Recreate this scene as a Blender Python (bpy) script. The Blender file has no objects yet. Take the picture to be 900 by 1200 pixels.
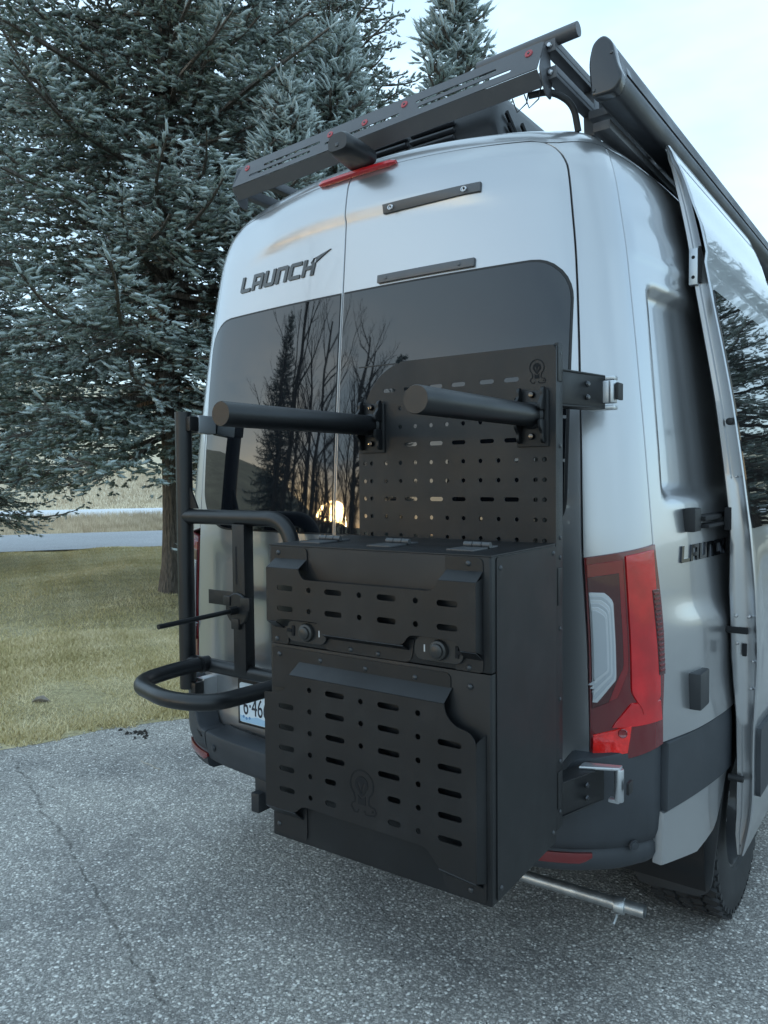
import bpy, bmesh, math, random
import numpy as np
from mathutils import Vector, Matrix
R_ = math.radians
sc = bpy.context.scene
COL = sc.collection

# ------------------------------------------------------------------ camera
cd = bpy.data.cameras.new('camera'); cam = bpy.data.objects.new('camera', cd); COL.objects.link(cam)
CF = Vector((-0.59324, 0.80396, -0.04133)); CR = Vector((0.80484, 0.59342, -0.00919)); CU = Vector((-0.01714, 0.03872, 0.99910))
CC = Vector((1.6554, -2.0233, 1.6183))
m = Matrix.Identity(4)
for i in range(3):
    m[i][0] = CR[i]; m[i][1] = CU[i]; m[i][2] = -CF[i]; m[i][3] = CC[i]
cam.matrix_world = m
cd.sensor_fit = 'HORIZONTAL'; cd.sensor_width = 36; cd.lens = 897.0 / 900 * 36
cd.clip_start = 0.05; cd.clip_end = 4000
sc.camera = cam

# ------------------------------------------------------------------ sky, sun, exposure
SUN_AZ = Vector((-0.66, -0.75, 0)).normalized(); SUN_EL = R_(0.5)
w = bpy.data.worlds.new('World'); sc.world = w; w.use_nodes = True
nt = w.node_tree; nt.nodes.clear()
out = nt.nodes.new('ShaderNodeOutputWorld'); bg = nt.nodes.new('ShaderNodeBackground')
sky = nt.nodes.new('ShaderNodeTexSky'); sky.sky_type = 'NISHITA'; sky.sun_disc = False
sky.sun_elevation = R_(7); sky.sun_rotation = math.atan2(SUN_AZ.x, SUN_AZ.y)
sky.altitude = 900; sky.air_density = 1.0; sky.dust_density = 1.5; sky.ozone_density = 1.5
tc = nt.nodes.new('ShaderNodeTexCoord'); mp = nt.nodes.new('ShaderNodeMapping'); mp.inputs['Scale'].default_value = (1.0, 1.0, 2.6)
nz = nt.nodes.new('ShaderNodeTexNoise'); nz.inputs['Scale'].default_value = 2.3; nz.inputs['Detail'].default_value = 5; nz.inputs['Roughness'].default_value = 0.52
rp = nt.nodes.new('ShaderNodeValToRGB'); rp.color_ramp.elements[0].position = 0.33; rp.color_ramp.elements[1].position = 0.68
rp.color_ramp.elements[0].color = (0.45,) * 3 + (1,); rp.color_ramp.elements[1].color = (0.98,) * 3 + (1,)
mx = nt.nodes.new('ShaderNodeMix'); mx.data_type = 'RGBA'
nt.links.new(tc.outputs['Generated'], mp.inputs['Vector']); nt.links.new(mp.outputs[0], nz.inputs['Vector'])
nt.links.new(nz.outputs['Fac'], rp.inputs['Fac']); nt.links.new(rp.outputs[0], mx.inputs['Factor'])
nt.links.new(sky.outputs[0], mx.inputs['A']); mx.inputs['B'].default_value = (2.75, 3.8, 4.65, 1)
nt.links.new(mx.outputs['Result'], bg.inputs['Color']); bg.inputs['Strength'].default_value = 0.112
nt.links.new(bg.outputs[0], out.inputs['Surface'])

sd = bpy.data.lights.new('sun', 'SUN'); sun = bpy.data.objects.new('sun', sd); COL.objects.link(sun)
sd.energy = 0.36; sd.angle = R_(5); sd.color = (1.0, 0.64, 0.27)
sdir = Vector((SUN_AZ.x * math.cos(SUN_EL), SUN_AZ.y * math.cos(SUN_EL), math.sin(SUN_EL)))
sun.rotation_euler = sdir.to_track_quat('Z', 'Y').to_euler()
vs = sc.view_settings; vs.view_transform = 'Standard'; vs.look = 'None'; vs.exposure = 1.82; vs.gamma = 1.0; vs.use_curve_mapping = False
sc.render.engine = 'CYCLES'
sc.cycles.max_bounces = 4; sc.cycles.diffuse_bounces = 2; sc.cycles.glossy_bounces = 2; sc.cycles.transmission_bounces = 2; sc.cycles.transparent_max_bounces = 4

# ------------------------------------------------------------------ materials
MATS = {}
def mat(name, col, rough=0.5, metal=0.0, coat=0.0, spec=0.5, bump=None, var=None, coat_rough=0.03, alpha=None, trans=0.0, rvar=None, dust=None):
    """bump=(scale,strength,detail); var=(scale,amount) multiplies the colour by noise; rvar=(scale,amount) smudges"""
    if name in MATS: return MATS[name]
    M = bpy.data.materials.new(name); M.use_nodes = True; n = M.node_tree; b = n.nodes['Principled BSDF']
    b.inputs['Base Color'].default_value = (*col, 1); b.inputs['Roughness'].default_value = rough; b.inputs['Metallic'].default_value = metal
    b.inputs['Coat Weight'].default_value = coat; b.inputs['Coat Roughness'].default_value = coat_rough
    b.inputs['Specular IOR Level'].default_value = spec; b.inputs['Transmission Weight'].default_value = trans
    t = n.nodes.new('ShaderNodeTexCoord')
    if bump:
        z = n.nodes.new('ShaderNodeTexNoise'); z.inputs['Scale'].default_value = bump[0]; z.inputs['Detail'].default_value = bump[2] if len(bump) > 2 else 2
        bp = n.nodes.new('ShaderNodeBump'); bp.inputs['Strength'].default_value = bump[1]; bp.inputs['Distance'].default_value = bump[3] if len(bump) > 3 else 0.001
        n.links.new(t.outputs['Object'], z.inputs['Vector']); n.links.new(z.outputs['Fac'], bp.inputs['Height']); n.links.new(bp.outputs[0], b.inputs['Normal'])
    if var:
        z = n.nodes.new('ShaderNodeTexNoise'); z.inputs['Scale'].default_value = var[0]; z.inputs['Detail'].default_value = 5
        r = n.nodes.new('ShaderNodeMapRange'); r.inputs['From Min'].default_value = 0.3; r.inputs['From Max'].default_value = 0.7
        r.inputs['To Min'].default_value = 1 - var[1]; r.inputs['To Max'].default_value = 1 + var[1]
        x = n.nodes.new('ShaderNodeMix'); x.data_type = 'RGBA'; x.blend_type = 'MULTIPLY'; x.inputs['Factor'].default_value = 1
        x.inputs['A'].default_value = (*col, 1)
        n.links.new(t.outputs['Object'], z.inputs['Vector']); n.links.new(z.outputs['Fac'], r.inputs['Value']); n.links.new(r.outputs[0], x.inputs['B'])
        n.links.new(x.outputs['Result'], b.inputs['Base Color'])
    if dust:
        z = n.nodes.new('ShaderNodeTexNoise'); z.inputs['Scale'].default_value = dust[0]; z.inputs['Detail'].default_value = 9; z.inputs['Roughness'].default_value = 0.72
        r = n.nodes.new('ShaderNodeMapRange'); r.inputs['From Min'].default_value = 0.52; r.inputs['From Max'].default_value = 0.80; r.inputs['To Max'].default_value = dust[1]
        x = n.nodes.new('ShaderNodeMix'); x.data_type = 'RGBA'; x.inputs['B'].default_value = (*dust[2], 1)
        src = b.inputs['Base Color'].links[0].from_socket if b.inputs['Base Color'].links else None
        if src: n.links.new(src, x.inputs['A'])
        else: x.inputs['A'].default_value = (*col, 1)
        n.links.new(t.outputs['Object'], z.inputs['Vector']); n.links.new(z.outputs['Fac'], r.inputs['Value']); n.links.new(r.outputs[0], x.inputs['Factor']); n.links.new(x.outputs['Result'], b.inputs['Base Color'])
    if rvar:
        z = n.nodes.new('ShaderNodeTexNoise'); z.inputs['Scale'].default_value = rvar[0]; z.inputs['Detail'].default_value = 3; z.inputs['Roughness'].default_value = 0.5
        r = n.nodes.new('ShaderNodeMapRange'); r.inputs['From Min'].default_value = 0.35; r.inputs['From Max'].default_value = 0.7
        r.inputs['To Min'].default_value = rough; r.inputs['To Max'].default_value = rough + rvar[1]
        n.links.new(t.outputs['Object'], z.inputs['Vector']); n.links.new(z.outputs['Fac'], r.inputs['Value']); n.links.new(r.outputs[0], b.inputs['Roughness'])
    MATS[name] = M
    return M

PAINT = mat('silver_paint', (0.415, 0.42, 0.43), 0.30, 0.82, 0.8, coat_rough=0.03)
BLACKGAP = mat('gap_black', (0.006, 0.006, 0.007), 0.8)
RUBBER = mat('rubber_seal', (0.012, 0.012, 0.013), 0.6)
PLASTIC = mat('grey_plastic', (0.028, 0.032, 0.038), 0.52, bump=(1400, 0.25, 2), var=(6, 0.18), rvar=(5, 0.15))
GLASS = mat('tinted_glass', (0.006, 0.007, 0.009), 0.02, 0, 0, 0.75, bump=(2.2, 0.06, 2, .02))
POWDER = mat('black_powder_coat', (0.0048, 0.0053, 0.0064), 0.35, spec=.44, bump=(1300, 0.35, 2), var=(9, 0.3), rvar=(5, 0.16), dust=(9, .24, (.040, .039, .038)))
TUBEB = mat('satin_black_tube', (0.0055, 0.006, 0.007), 0.32, spec=.5, bump=(1500, 0.15, 2), rvar=(7, 0.12))
RACK = mat('rack_black', (0.055, 0.055, 0.060), 0.42, spec=.8, bump=(1500, 0.15, 2), rvar=(6, 0.1), dust=(12, .3, (.12, .115, .11)))
STEEL = mat('zinc_steel', (0.55, 0.56, 0.58), 0.32, 1.0, var=(30, 0.15))
GALV = mat('galvanised_pipe', (0.42, 0.43, 0.43), 0.42, 0.9, bump=(60, 0.3, 3), var=(25, 0.25))
ALU = mat('brushed_silver', (0.50, 0.52, 0.54), 0.38, 0.85, coat=0.3)
REDL = mat('lamp_red', (0.50, 0.008, 0.012), 0.16, 0, 1.0, bump=(70, .12, 1, .003), var=(10, .25))
REDD = mat('lamp_dark_red', (0.12, 0.005, 0.008), 0.10, 0, 1.0)
REDB = mat('lamp_bright_red', (0.80, 0.022, 0.018), 0.15, 0, 1.0, bump=(90, 0.5, 1, .003), var=(30, .35))
REFL = mat('reflector_red', (0.13, 0.008, 0.010), 0.25, 0, 0.6)
REDBOLT = mat('red_washer', (0.36, 0.045, 0.055), 0.4)
WHITEP = mat('plate_white', (0.66, 0.74, 0.80), 0.35)
INK = mat('plate_ink', (0.012, 0.016, 0.03), 0.4)
BLUEI = mat('plate_blue', (0.10, 0.24, 0.45), 0.4)
BADGE = mat('badge_dark', (0.035, 0.036, 0.038), 0.3, 0.2, 0.5)
BADGEC = mat('badge_smoked_chrome', (0.035, 0.037, 0.042), 0.12, 0.9, 0.5)
TYRE = mat('tyre_rubber', (0.020, 0.020, 0.021), 0.75, bump=(300, 0.4, 3), var=(12, 0.3))
RIM = mat('rim_black', (0.02, 0.02, 0.022), 0.35, 0.3, 0.4)
LOGOK = mat('cutout_black', (0.002, 0.002, 0.003), 0.9)

def lens_white():
    M = bpy.data.materials.new('reverse_lens'); M.use_nodes = True; n = M.node_tree; b = n.nodes['Principled BSDF']
    b.inputs['Base Color'].default_value = (0.50, 0.52, 0.54, 1); b.inputs['Roughness'].default_value = 0.25; b.inputs['Metallic'].default_value = 0.35; b.inputs['Coat Weight'].default_value = 1
    t = n.nodes.new('ShaderNodeTexCoord'); wv = n.nodes.new('ShaderNodeTexWave'); wv.wave_type = 'RINGS'; wv.inputs['Scale'].default_value = 48; wv.inputs['Distortion'].default_value = .6
    mpn = n.nodes.new('ShaderNodeMapping'); mpn.inputs['Location'].default_value = (-0.86, -0.05, -1.15); mpn.inputs['Scale'].default_value = (1.4, 1, 0.55)
    bp = n.nodes.new('ShaderNodeBump'); bp.inputs['Strength'].default_value = 0.3; bp.inputs['Distance'].default_value = 0.003
    n.links.new(t.outputs['Object'], mpn.inputs[0]); n.links.new(mpn.outputs[0], wv.inputs[0]); n.links.new(wv.outputs['Fac'], bp.inputs['Height']); return M
LENSW = lens_white()
LENSD = mat('reverse_lens_inner', (.42, .45, .48), .18, .4, 1.0)

def smooth01(x): 
    x = np.clip(x, 0, 1); return x * x * (3 - 2 * x)

# ------------------------------------------------------------------ object helpers
def link(o, parent=None, label=None, cat=None, group=None, kind=None):
    if o.name not in COL.objects: COL.objects.link(o)
    if parent is not None: o.parent = parent
    if label: o['label'] = label
    if cat: o['category'] = cat
    if group: o['group'] = group
    if kind: o['kind'] = kind
    return o
def empty(name, label, cat, loc=(0, 0, 0), rz=0, group=None, kind=None):
    o = bpy.data.objects.new(name, None); o.location = loc; o.rotation_euler = (0, 0, rz); o.empty_display_size = 0.2
    return link(o, None, label, cat, group, kind)

class MB:
    def __init__(s): s.v = []; s.f = []
    def add(s, vs, fs):
        k = len(s.v); s.v += [tuple(p) for p in vs]; s.f += [tuple(i + k for i in f) for f in fs]; return s
    def box(s, c, d, M=None):
        vs = [Vector((x * d[0] / 2, y * d[1] / 2, z * d[2] / 2)) for x in (-1, 1) for y in (-1, 1) for z in (-1, 1)]
        if M is not None: vs = [M @ p for p in vs]
        return s.add([p + Vector(c) for p in vs], [(0, 1, 3, 2), (4, 6, 7, 5), (0, 4, 5, 1), (2, 3, 7, 6), (0, 2, 6, 4), (1, 5, 7, 3)])
    def bx(s, a, b):
        return s.box([(a[i] + b[i]) / 2 for i in range(3)], [abs(b[i] - a[i]) for i in range(3)])
    def tube(s, path, r, n=14, cap=True):
        P = [Vector(p) for p in path]; k0 = len(s.v); up = None; rr = r if hasattr(r, '__len__') else [r] * len(P)
        for i, p in enumerate(P):
            d = ((P[min(i + 1, len(P) - 1)] - P[max(i - 1, 0)])).normalized()
            if up is None:
                up = d.orthogonal().normalized()
            up = (up - d * up.dot(d)).normalized(); sd_ = d.cross(up)
            for j in range(n):
                a = 2 * math.pi * j / n; s.v.append(tuple(p + (up * math.cos(a) + sd_ * math.sin(a)) * rr[i]))
        for i in range(len(P) - 1):
            for j in range(n):
                a = k0 + i * n + j; b = k0 + i * n + (j + 1) % n; s.f.append((a, b, b + n, a + n))
        if cap:
            s.f.append(tuple(k0 + j for j in range(n))[::-1]); s.f.append(tuple(k0 + (len(P) - 1) * n + j for j in range(n)))
        return s
    def lathe(s, prof, n=24, M=None):
        """prof: list of (r, z) revolved about z"""
        k0 = len(s.v); L = len(prof)
        for j in range(n):
            a = 2 * math.pi * j / n
            for r, z in prof:
                p = Vector((r * math.cos(a), r * math.sin(a), z)); s.v.append(tuple(M @ p if M is not None else p))
        for j in range(n):
            for i in range(L - 1):
                a = k0 + j * L + i; b = k0 + ((j + 1) % n) * L + i; s.f.append((a, b, b + 1, a + 1))
        return s
    def prism(s, poly, y0, y1, axis='y'):
        """polygon in (x,z) extruded along y (or (y,z) along x, (x,y) along z)"""
        f = {'y': lambda a, b, c: (a, c, b), 'x': lambda a, b, c: (c, a, b), 'z': lambda a, b, c: (a, b, c)}[axis]
        n = len(poly); vs = [f(a, b, y0) for a, b in poly] + [f(a, b, y1) for a, b in poly]
        return s.add(vs, [tuple(range(n)), tuple(range(2 * n - 1, n - 1, -1))] + [(i, i + n, (i + 1) % n + n, (i + 1) % n) for i in range(n)])
    def build(s, name, m, parent=None, bevel=0, seg=2, smooth=True, ang=35, **kw):
        me = bpy.data.meshes.new(name); me.from_pydata(s.v, [], s.f)
        bm = bmesh.new(); bm.from_mesh(me); bmesh.ops.remove_doubles(bm, verts=bm.verts, dist=1e-6); bmesh.ops.recalc_face_normals(bm, faces=bm.faces)
        if bevel:
            es = [e for e in bm.edges if len(e.link_faces) == 2 and e.calc_face_angle(0) > R_(ang)]
            bmesh.ops.bevel(bm, geom=es, offset=bevel, segments=seg, profile=0.6, affect='EDGES', clamp_overlap=True)
        bm.to_mesh(me); bm.free()
        if smooth: shade(me, ang)
        me.materials.append(m); o = bpy.data.objects.new(name, me)
        return link(o, parent, **kw)
def shade(me, ang=35):
    me.polygons.foreach_set('use_smooth', [True] * len(me.polygons))
    try: me.set_sharp_from_angle(angle=R_(ang))
    except Exception: pass
def raw(name, v, f, m, parent=None, smooth=False, **kw):
    me = bpy.data.meshes.new(name); me.from_pydata([tuple(p) for p in v], [], [tuple(x) for x in f]); me.update()
    if smooth: shade(me)
    me.materials.append(m); return link(bpy.data.objects.new(name, me), parent, **kw)
def bulk(name, V, T, m, parent=None, smooth=False, attr=None, **kw):
    """numpy verts (n,3), tris (k,3)"""
    me = bpy.data.meshes.new(name); me.vertices.add(len(V)); me.vertices.foreach_set('co', np.ascontiguousarray(V, dtype=np.float32).ravel())
    k = T.shape[1]; me.loops.add(T.size); me.loops.foreach_set('vertex_index', np.ascontiguousarray(T, dtype=np.int32).ravel())
    me.polygons.add(len(T)); me.polygons.foreach_set('loop_start', np.arange(0, T.size, k, dtype=np.int32)); me.polygons.foreach_set('loop_total', np.full(len(T), k, dtype=np.int32))
    if attr is not None:
        a = me.attributes.new('tint', 'FLOAT', 'POINT'); a.data.foreach_set('value', np.ascontiguousarray(attr, dtype=np.float32))
    me.update(calc_edges=True)
    if smooth: me.polygons.foreach_set('use_smooth', [True] * len(T))
    me.materials.append(m); return link(bpy.data.objects.new(name, me), parent, **kw)
def flat(name, polys, depth, m, parent=None, loc=(0, 0, 0), rot=(R_(90), 0, 0), bev=0.0, **kw):
    """filled 2D outlines (first outer, others holes or further islands) extruded; local x,y -> x,z with rot X 90: front faces -y"""
    cu = bpy.data.curves.new(name, 'CURVE'); cu.dimensions = '2D'; cu.fill_mode = 'BOTH'; cu.extrude = depth / 2; cu.bevel_depth = bev; cu.bevel_resolution = 1
    for p in polys:
        sp = cu.splines.new('POLY'); sp.points.add(len(p) - 1)
        for q, (x, y) in zip(sp.points, p): q.co = (x, y, 0, 1)
        sp.use_cyclic_u = True
    t = bpy.data.objects.new('tmp', cu); me = bpy.data.meshes.new_from_object(t); me.name = name
    bpy.data.objects.remove(t); bpy.data.curves.remove(cu)
    me.transform(Matrix.Translation(loc) @ Matrix.Rotation(rot[2], 4, 'Z') @ Matrix.Rotation(rot[1], 4, 'Y') @ Matrix.Rotation(rot[0], 4, 'X'))
    me.materials.clear(); me.materials.append(m); shade(me, 30)
    return link(bpy.data.objects.new(name, me), parent, **kw)
def textmesh(name, s, size, m, parent, loc, rz=0, depth=0.001, sx=1.0, **kw):
    cu = bpy.data.curves.new(name, 'FONT'); cu.body = s; cu.size = size; cu.extrude = depth
    t = bpy.data.objects.new('tmp', cu); me = bpy.data.meshes.new_from_object(t); me.name = name
    bpy.data.objects.remove(t); bpy.data.curves.remove(cu)
    me.transform(Matrix.Translation(loc) @ Matrix.Rotation(rz, 4, 'Z') @ Matrix.Rotation(R_(90), 4, 'X') @ Matrix.Diagonal((sx, 1, 1, 1)))
    me.materials.clear(); me.materials.append(m)
    return link(bpy.data.objects.new(name, me), parent, **kw)
def circ(x, y, r, n=12): return [(x + r * math.cos(2 * math.pi * i / n), y + r * math.sin(2 * math.pi * i / n)) for i in range(n)]
def slot(x, y, L, h, n=6):
    r = h / 2; a = L / 2 - r; P = []
    for i in range(n + 1): t = -math.pi / 2 + math.pi * i / n; P.append((x + a + r * math.cos(t), y + r * math.sin(t)))
    for i in range(n + 1): t = math.pi / 2 + math.pi * i / n; P.append((x - a + r * math.cos(t), y + r * math.sin(t)))
    return P
def rrect(x0, y0, x1, y1, r, n=5):
    P = []
    for cx, cy, a0 in ((x1 - r, y0 + r, -90), (x1 - r, y1 - r, 0), (x0 + r, y1 - r, 90), (x0 + r, y0 + r, 180)):
        for i in range(n + 1): a = R_(a0 + 90 * i / n); P.append((cx + r * math.cos(a), cy + r * math.sin(a)))
    return P
def fillet(P, r, n=5):
    """round the corners of polygon P; r is a number or list"""
    O = []
    for i, p in enumerate(P):
        rr = r[i] if hasattr(r, '__len__') else r
        a = Vector(P[i - 1]); b = Vector(p); c = Vector(P[(i + 1) % len(P)])
        if rr <= 0: O.append(tuple(b)); continue
        d1 = (a - b); d2 = (c - b); k = min(rr, d1.length * .48, d2.length * .48); p1 = b + d1.normalized() * k; p2 = b + d2.normalized() * k
        for j in range(n + 1):
            t = j / n; O.append(tuple(p1 * (1 - t) ** 2 + b * 2 * t * (1 - t) + p2 * t * t))
    return O
def arcpath(P, r, n=8):
    """3D polyline with rounded corners"""
    P = [Vector(p) for p in P]; O = [P[0]]
    for i in range(1, len(P) - 1):
        d1 = P[i - 1] - P[i]; d2 = P[i + 1] - P[i]; k = min(r, d1.length * .49, d2.length * .49); a = P[i] + d1.normalized() * k; c = P[i] + d2.normalized() * k
        for j in range(n + 1): t = j / n; O.append(a * (1 - t) ** 2 + P[i] * 2 * t * (1 - t) + c * t * t)
    O.append(P[-1]); return O

# ------------------------------------------------------------------ ground, roads, fields
rng = np.random.default_rng(7)
def node_mat(name):
    M = bpy.data.materials.new(name); M.use_nodes = True; n = M.node_tree; return M, n, n.nodes['Principled BSDF'], n.nodes.new('ShaderNodeTexCoord')
def N(n, typ, **kw):
    k = n.nodes.new(typ)
    for a, b in kw.items():
        if a in k.inputs: k.inputs[a].default_value = b
        else: setattr(k, a, b)
    return k
def ramp(n, stops, interp='LINEAR'):
    r = n.nodes.new('ShaderNodeValToRGB'); e = r.color_ramp.elements; r.color_ramp.interpolation = interp
    while len(e) < len(stops): e.new(0.5)
    for x, (p, c) in zip(e, stops): x.position = p; x.color = (*c, 1) if len(c) == 3 else c
    return r
def mixc(n, fac, a, b, mode='MIX'):
    x = n.nodes.new('ShaderNodeMix'); x.data_type = 'RGBA'; x.blend_type = mode
    for key, val in (('Factor', fac), ('A', a), ('B', b)):
        if isinstance(val, (int, float)): x.inputs[key].default_value = val
        elif isinstance(val, tuple): x.inputs[key].default_value = (*val, 1)
        else: n.links.new(val, x.inputs[key])
    return x.outputs['Result']

def asphalt_mat():
    M, n, b, t = node_mat('aggregate_asphalt'); L = n.links.new
    co = t.outputs['Object']
    wob = N(n, 'ShaderNodeTexNoise', Scale=55.0, Detail=2.0); wm = N(n, 'ShaderNodeVectorMath', operation='MULTIPLY_ADD')
    L(co, wob.inputs['Vector']); L(wob.outputs['Color'], wm.inputs[0]); wm.inputs[1].default_value = (0.012, 0.012, 0.012); L(co, wm.inputs[2])
    v1 = N(n, 'ShaderNodeTexVoronoi', Scale=88.0); L(wm.outputs[0], v1.inputs['Vector'])
    v2 = N(n, 'ShaderNodeTexVoronoi', Scale=260.0); L(co, v2.inputs['Vector'])
    # stones: per-cell random grey, edge mask
    sp = N(n, 'ShaderNodeSeparateColor'); L(v1.outputs['Color'], sp.inputs[0])
    st = ramp(n, [(0.0, (0.21, 0.20, 0.188)), (0.40, (0.33, 0.316, 0.295)), (0.68, (0.45, 0.432, 0.405)), (0.85, (0.62, 0.60, 0.56)), (1.0, (0.85, 0.83, 0.78))]); L(sp.outputs[0], st.inputs[0])
    e1 = ramp(n, [(0.30, (1, 1, 1)), (0.62, (0, 0, 0))]); L(v1.outputs['Distance'], e1.inputs[0])
    sp2 = N(n, 'ShaderNodeSeparateColor'); L(v2.outputs['Color'], sp2.inputs[0])
    st2 = ramp(n, [(0.0, (0.15, 0.144, 0.136)), (0.6, (0.24, 0.23, 0.217)), (0.86, (0.37, 0.355, 0.335)), (1.0, (0.60, 0.58, 0.545))]); L(sp2.outputs[0], st2.inputs[0])
    c = mixc(n, e1.outputs[0], st2.outputs[0], st.outputs[0])
    big = N(n, 'ShaderNodeTexNoise', Scale=1.3, Detail=4.0, Roughness=0.6); L(co, big.inputs['Vector'])
    bg_ = ramp(n, [(0.28, (0.60, 0.60, 0.61)), (0.5, (1.02, 1.0, 0.98)), (0.72, (1.24, 1.21, 1.16))]); L(big.outputs['Fac'], bg_.inputs[0])
    c = mixc(n, 1.0, c, bg_.outputs[0], 'MULTIPLY')
    # two old cracks: distance to a wobbling line in object space
    cw = N(n, 'ShaderNodeTexNoise', Scale=5.0, Detail=5.0, Roughness=0.6); L(co, cw.inputs['Vector'])
    prev = None
    for (ax, ay, bx, by, wd) in ((-2.9, 0.29, -0.02, -0.66, 0.007), (-0.75, 0.37, 0.9, 0.02, 0.003), (0.5, -0.3, 2.6, 0.9, 0.003)):
        dx, dy = bx - ax, by - ay; l = math.hypot(dx, dy); nx, ny = -dy / l, dx / l
        dot = N(n, 'ShaderNodeVectorMath', operation='DOT_PRODUCT'); L(co, dot.inputs[0]); dot.inputs[1].default_value = (nx, ny, 0)
        a1 = N(n, 'ShaderNodeMath', operation='SUBTRACT'); L(dot.outputs['Value'], a1.inputs[0]); a1.inputs[1].default_value = nx * ax + ny * ay
        w1 = N(n, 'ShaderNodeMath', operation='MULTIPLY_ADD'); L(cw.outputs['Fac'], w1.inputs[0]); w1.inputs[1].default_value = 0.13; w1.inputs[2].default_value = -0.065
        s1 = N(n, 'ShaderNodeMath', operation='ADD'); L(a1.outputs[0], s1.inputs[0]); L(w1.outputs[0], s1.inputs[1])
        ab = N(n, 'ShaderNodeMath', operation='ABSOLUTE'); L(s1.outputs[0], ab.inputs[0])
        mr = N(n, 'ShaderNodeMapRange'); L(ab.outputs[0], mr.inputs['Value']); mr.inputs['From Min'].default_value = wd * .3; mr.inputs['From Max'].default_value = wd * 1.6; mr.inputs['To Min'].default_value = 1; mr.inputs['To Max'].default_value = 0
        # limit along the line
        d2 = N(n, 'ShaderNodeVectorMath', operation='DOT_PRODUCT'); L(co, d2.inputs[0]); d2.inputs[1].default_value = (dx / l, dy / l, 0)
        g = N(n, 'ShaderNodeMapRange'); L(d2.outputs['Value'], g.inputs['Value']); o0 = (dx * ax + dy * ay) / l
        g.inputs['From Min'].default_value = o0 - .05; g.inputs['From Max'].default_value = o0 + .15
        g2 = N(n, 'ShaderNodeMapRange'); L(d2.outputs['Value'], g2.inputs['Value']); g2.inputs['From Min'].default_value = o0 + l - .2; g2.inputs['From Max'].default_value = o0 + l + .05; g2.inputs['To Min'].default_value = 1; g2.inputs['To Max'].default_value = 0
        m1 = N(n, 'ShaderNodeMath', operation='MULTIPLY'); L(mr.outputs[0], m1.inputs[0]); L(g.outputs[0], m1.inputs[1])
        m2 = N(n, 'ShaderNodeMath', operation='MULTIPLY'); L(m1.outputs[0], m2.inputs[0]); L(g2.outputs[0], m2.inputs[1])
        if prev is None: prev = m2
        else:
            mm = N(n, 'ShaderNodeMath', operation='MAXIMUM'); L(prev.outputs[0], mm.inputs[0]); L(m2.outputs[0], mm.inputs[1]); prev = mm
    br = N(n, 'ShaderNodeTexNoise', Scale=22.0, Detail=3.0); L(co, br.inputs['Vector'])
    bm_ = ramp(n, [(0.38, (0.25, 0.25, 0.25)), (0.58, (1, 1, 1))]); L(br.outputs['Fac'], bm_.inputs[0])
    ck = N(n, 'ShaderNodeMath', operation='MULTIPLY'); L(prev.outputs[0], ck.inputs[0]); L(bm_.outputs[0], ck.inputs[1])
    ck2 = N(n, 'ShaderNodeMath', operation='MULTIPLY'); L(ck.outputs[0], ck2.inputs[0]); ck2.inputs[1].default_value = .75
    c = mixc(n, ck2.outputs[0], c, (0.06, 0.055, 0.05))
    L(c, b.inputs['Base Color']); b.inputs['Roughness'].default_value = 0.72; b.inputs['Specular IOR Level'].default_value = 0.4
    hm = N(n, 'ShaderNodeMath', operation='MULTIPLY_ADD'); L(v1.outputs['Distance'], hm.inputs[0]); hm.inputs[1].default_value = -1.0
    L(sp.outputs[1], hm.inputs[2])
    hc = N(n, 'ShaderNodeMath', operation='MULTIPLY_ADD'); L(ck.outputs[0], hc.inputs[0]); hc.inputs[1].default_value = -2.0; L(hm.outputs[0], hc.inputs[2])
    bp = N(n, 'ShaderNodeBump', Strength=0.7, Distance=0.004, invert=True); L(v1.outputs['Distance'], bp.inputs['Height']); L(bp.outputs[0], b.inputs['Normal'])
    return M
def ground_mat(name, c0, c1, c2, s1=0.6, s2=14, rough=0.95, stretch=(1, 1, 1)):
    M, n, b, t = node_mat(name); L = n.links.new
    mpn = N(n, 'ShaderNodeMapping'); mpn.inputs['Scale'].default_value = stretch; L(t.outputs['Object'], mpn.inputs[0])
    a = N(n, 'ShaderNodeTexNoise', Scale=s1, Detail=6.0, Roughness=0.62); L(mpn.outputs[0], a.inputs['Vector'])
    f = N(n, 'ShaderNodeTexNoise', Scale=s2, Detail=5.0, Roughness=0.7); L(mpn.outputs[0], f.inputs['Vector'])
    r = ramp(n, [(0.3, c0), (0.52, c1), (0.72, c2)]); L(a.outputs['Fac'], r.inputs[0])
    q = ramp(n, [(0.3, (0.6, 0.6, 0.6)), (0.7, (1.3, 1.3, 1.3))]); L(f.outputs['Fac'], q.inputs[0])
    L(mixc(n, 1.0, r.outputs[0], q.outputs[0], 'MULTIPLY'), b.inputs['Base Color']); b.inputs['Roughness'].default_value = rough; b.inputs['Specular IOR Level'].default_value = 0.15
    bp = N(n, 'ShaderNodeBump', Strength=0.6, Distance=0.03); L(f.outputs['Fac'], bp.inputs['Height']); L(bp.outputs[0], b.inputs['Normal'])
    return M
def blade_mat(name, c0, c1, c2):
    M, n, b, t = node_mat(name); L = n.links.new
    at = N(n, 'ShaderNodeAttribute'); at.attribute_name = 'tint'
    r = ramp(n, [(0.0, c0), (0.5, c1), (1.0, c2)]); L(at.outputs['Fac'], r.inputs[0]); L(r.outputs[0], b.inputs['Base Color'])
    b.inputs['Roughness'].default_value = 0.8; b.inputs['Specular IOR Level'].default_value = 0.2
    return M

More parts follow.
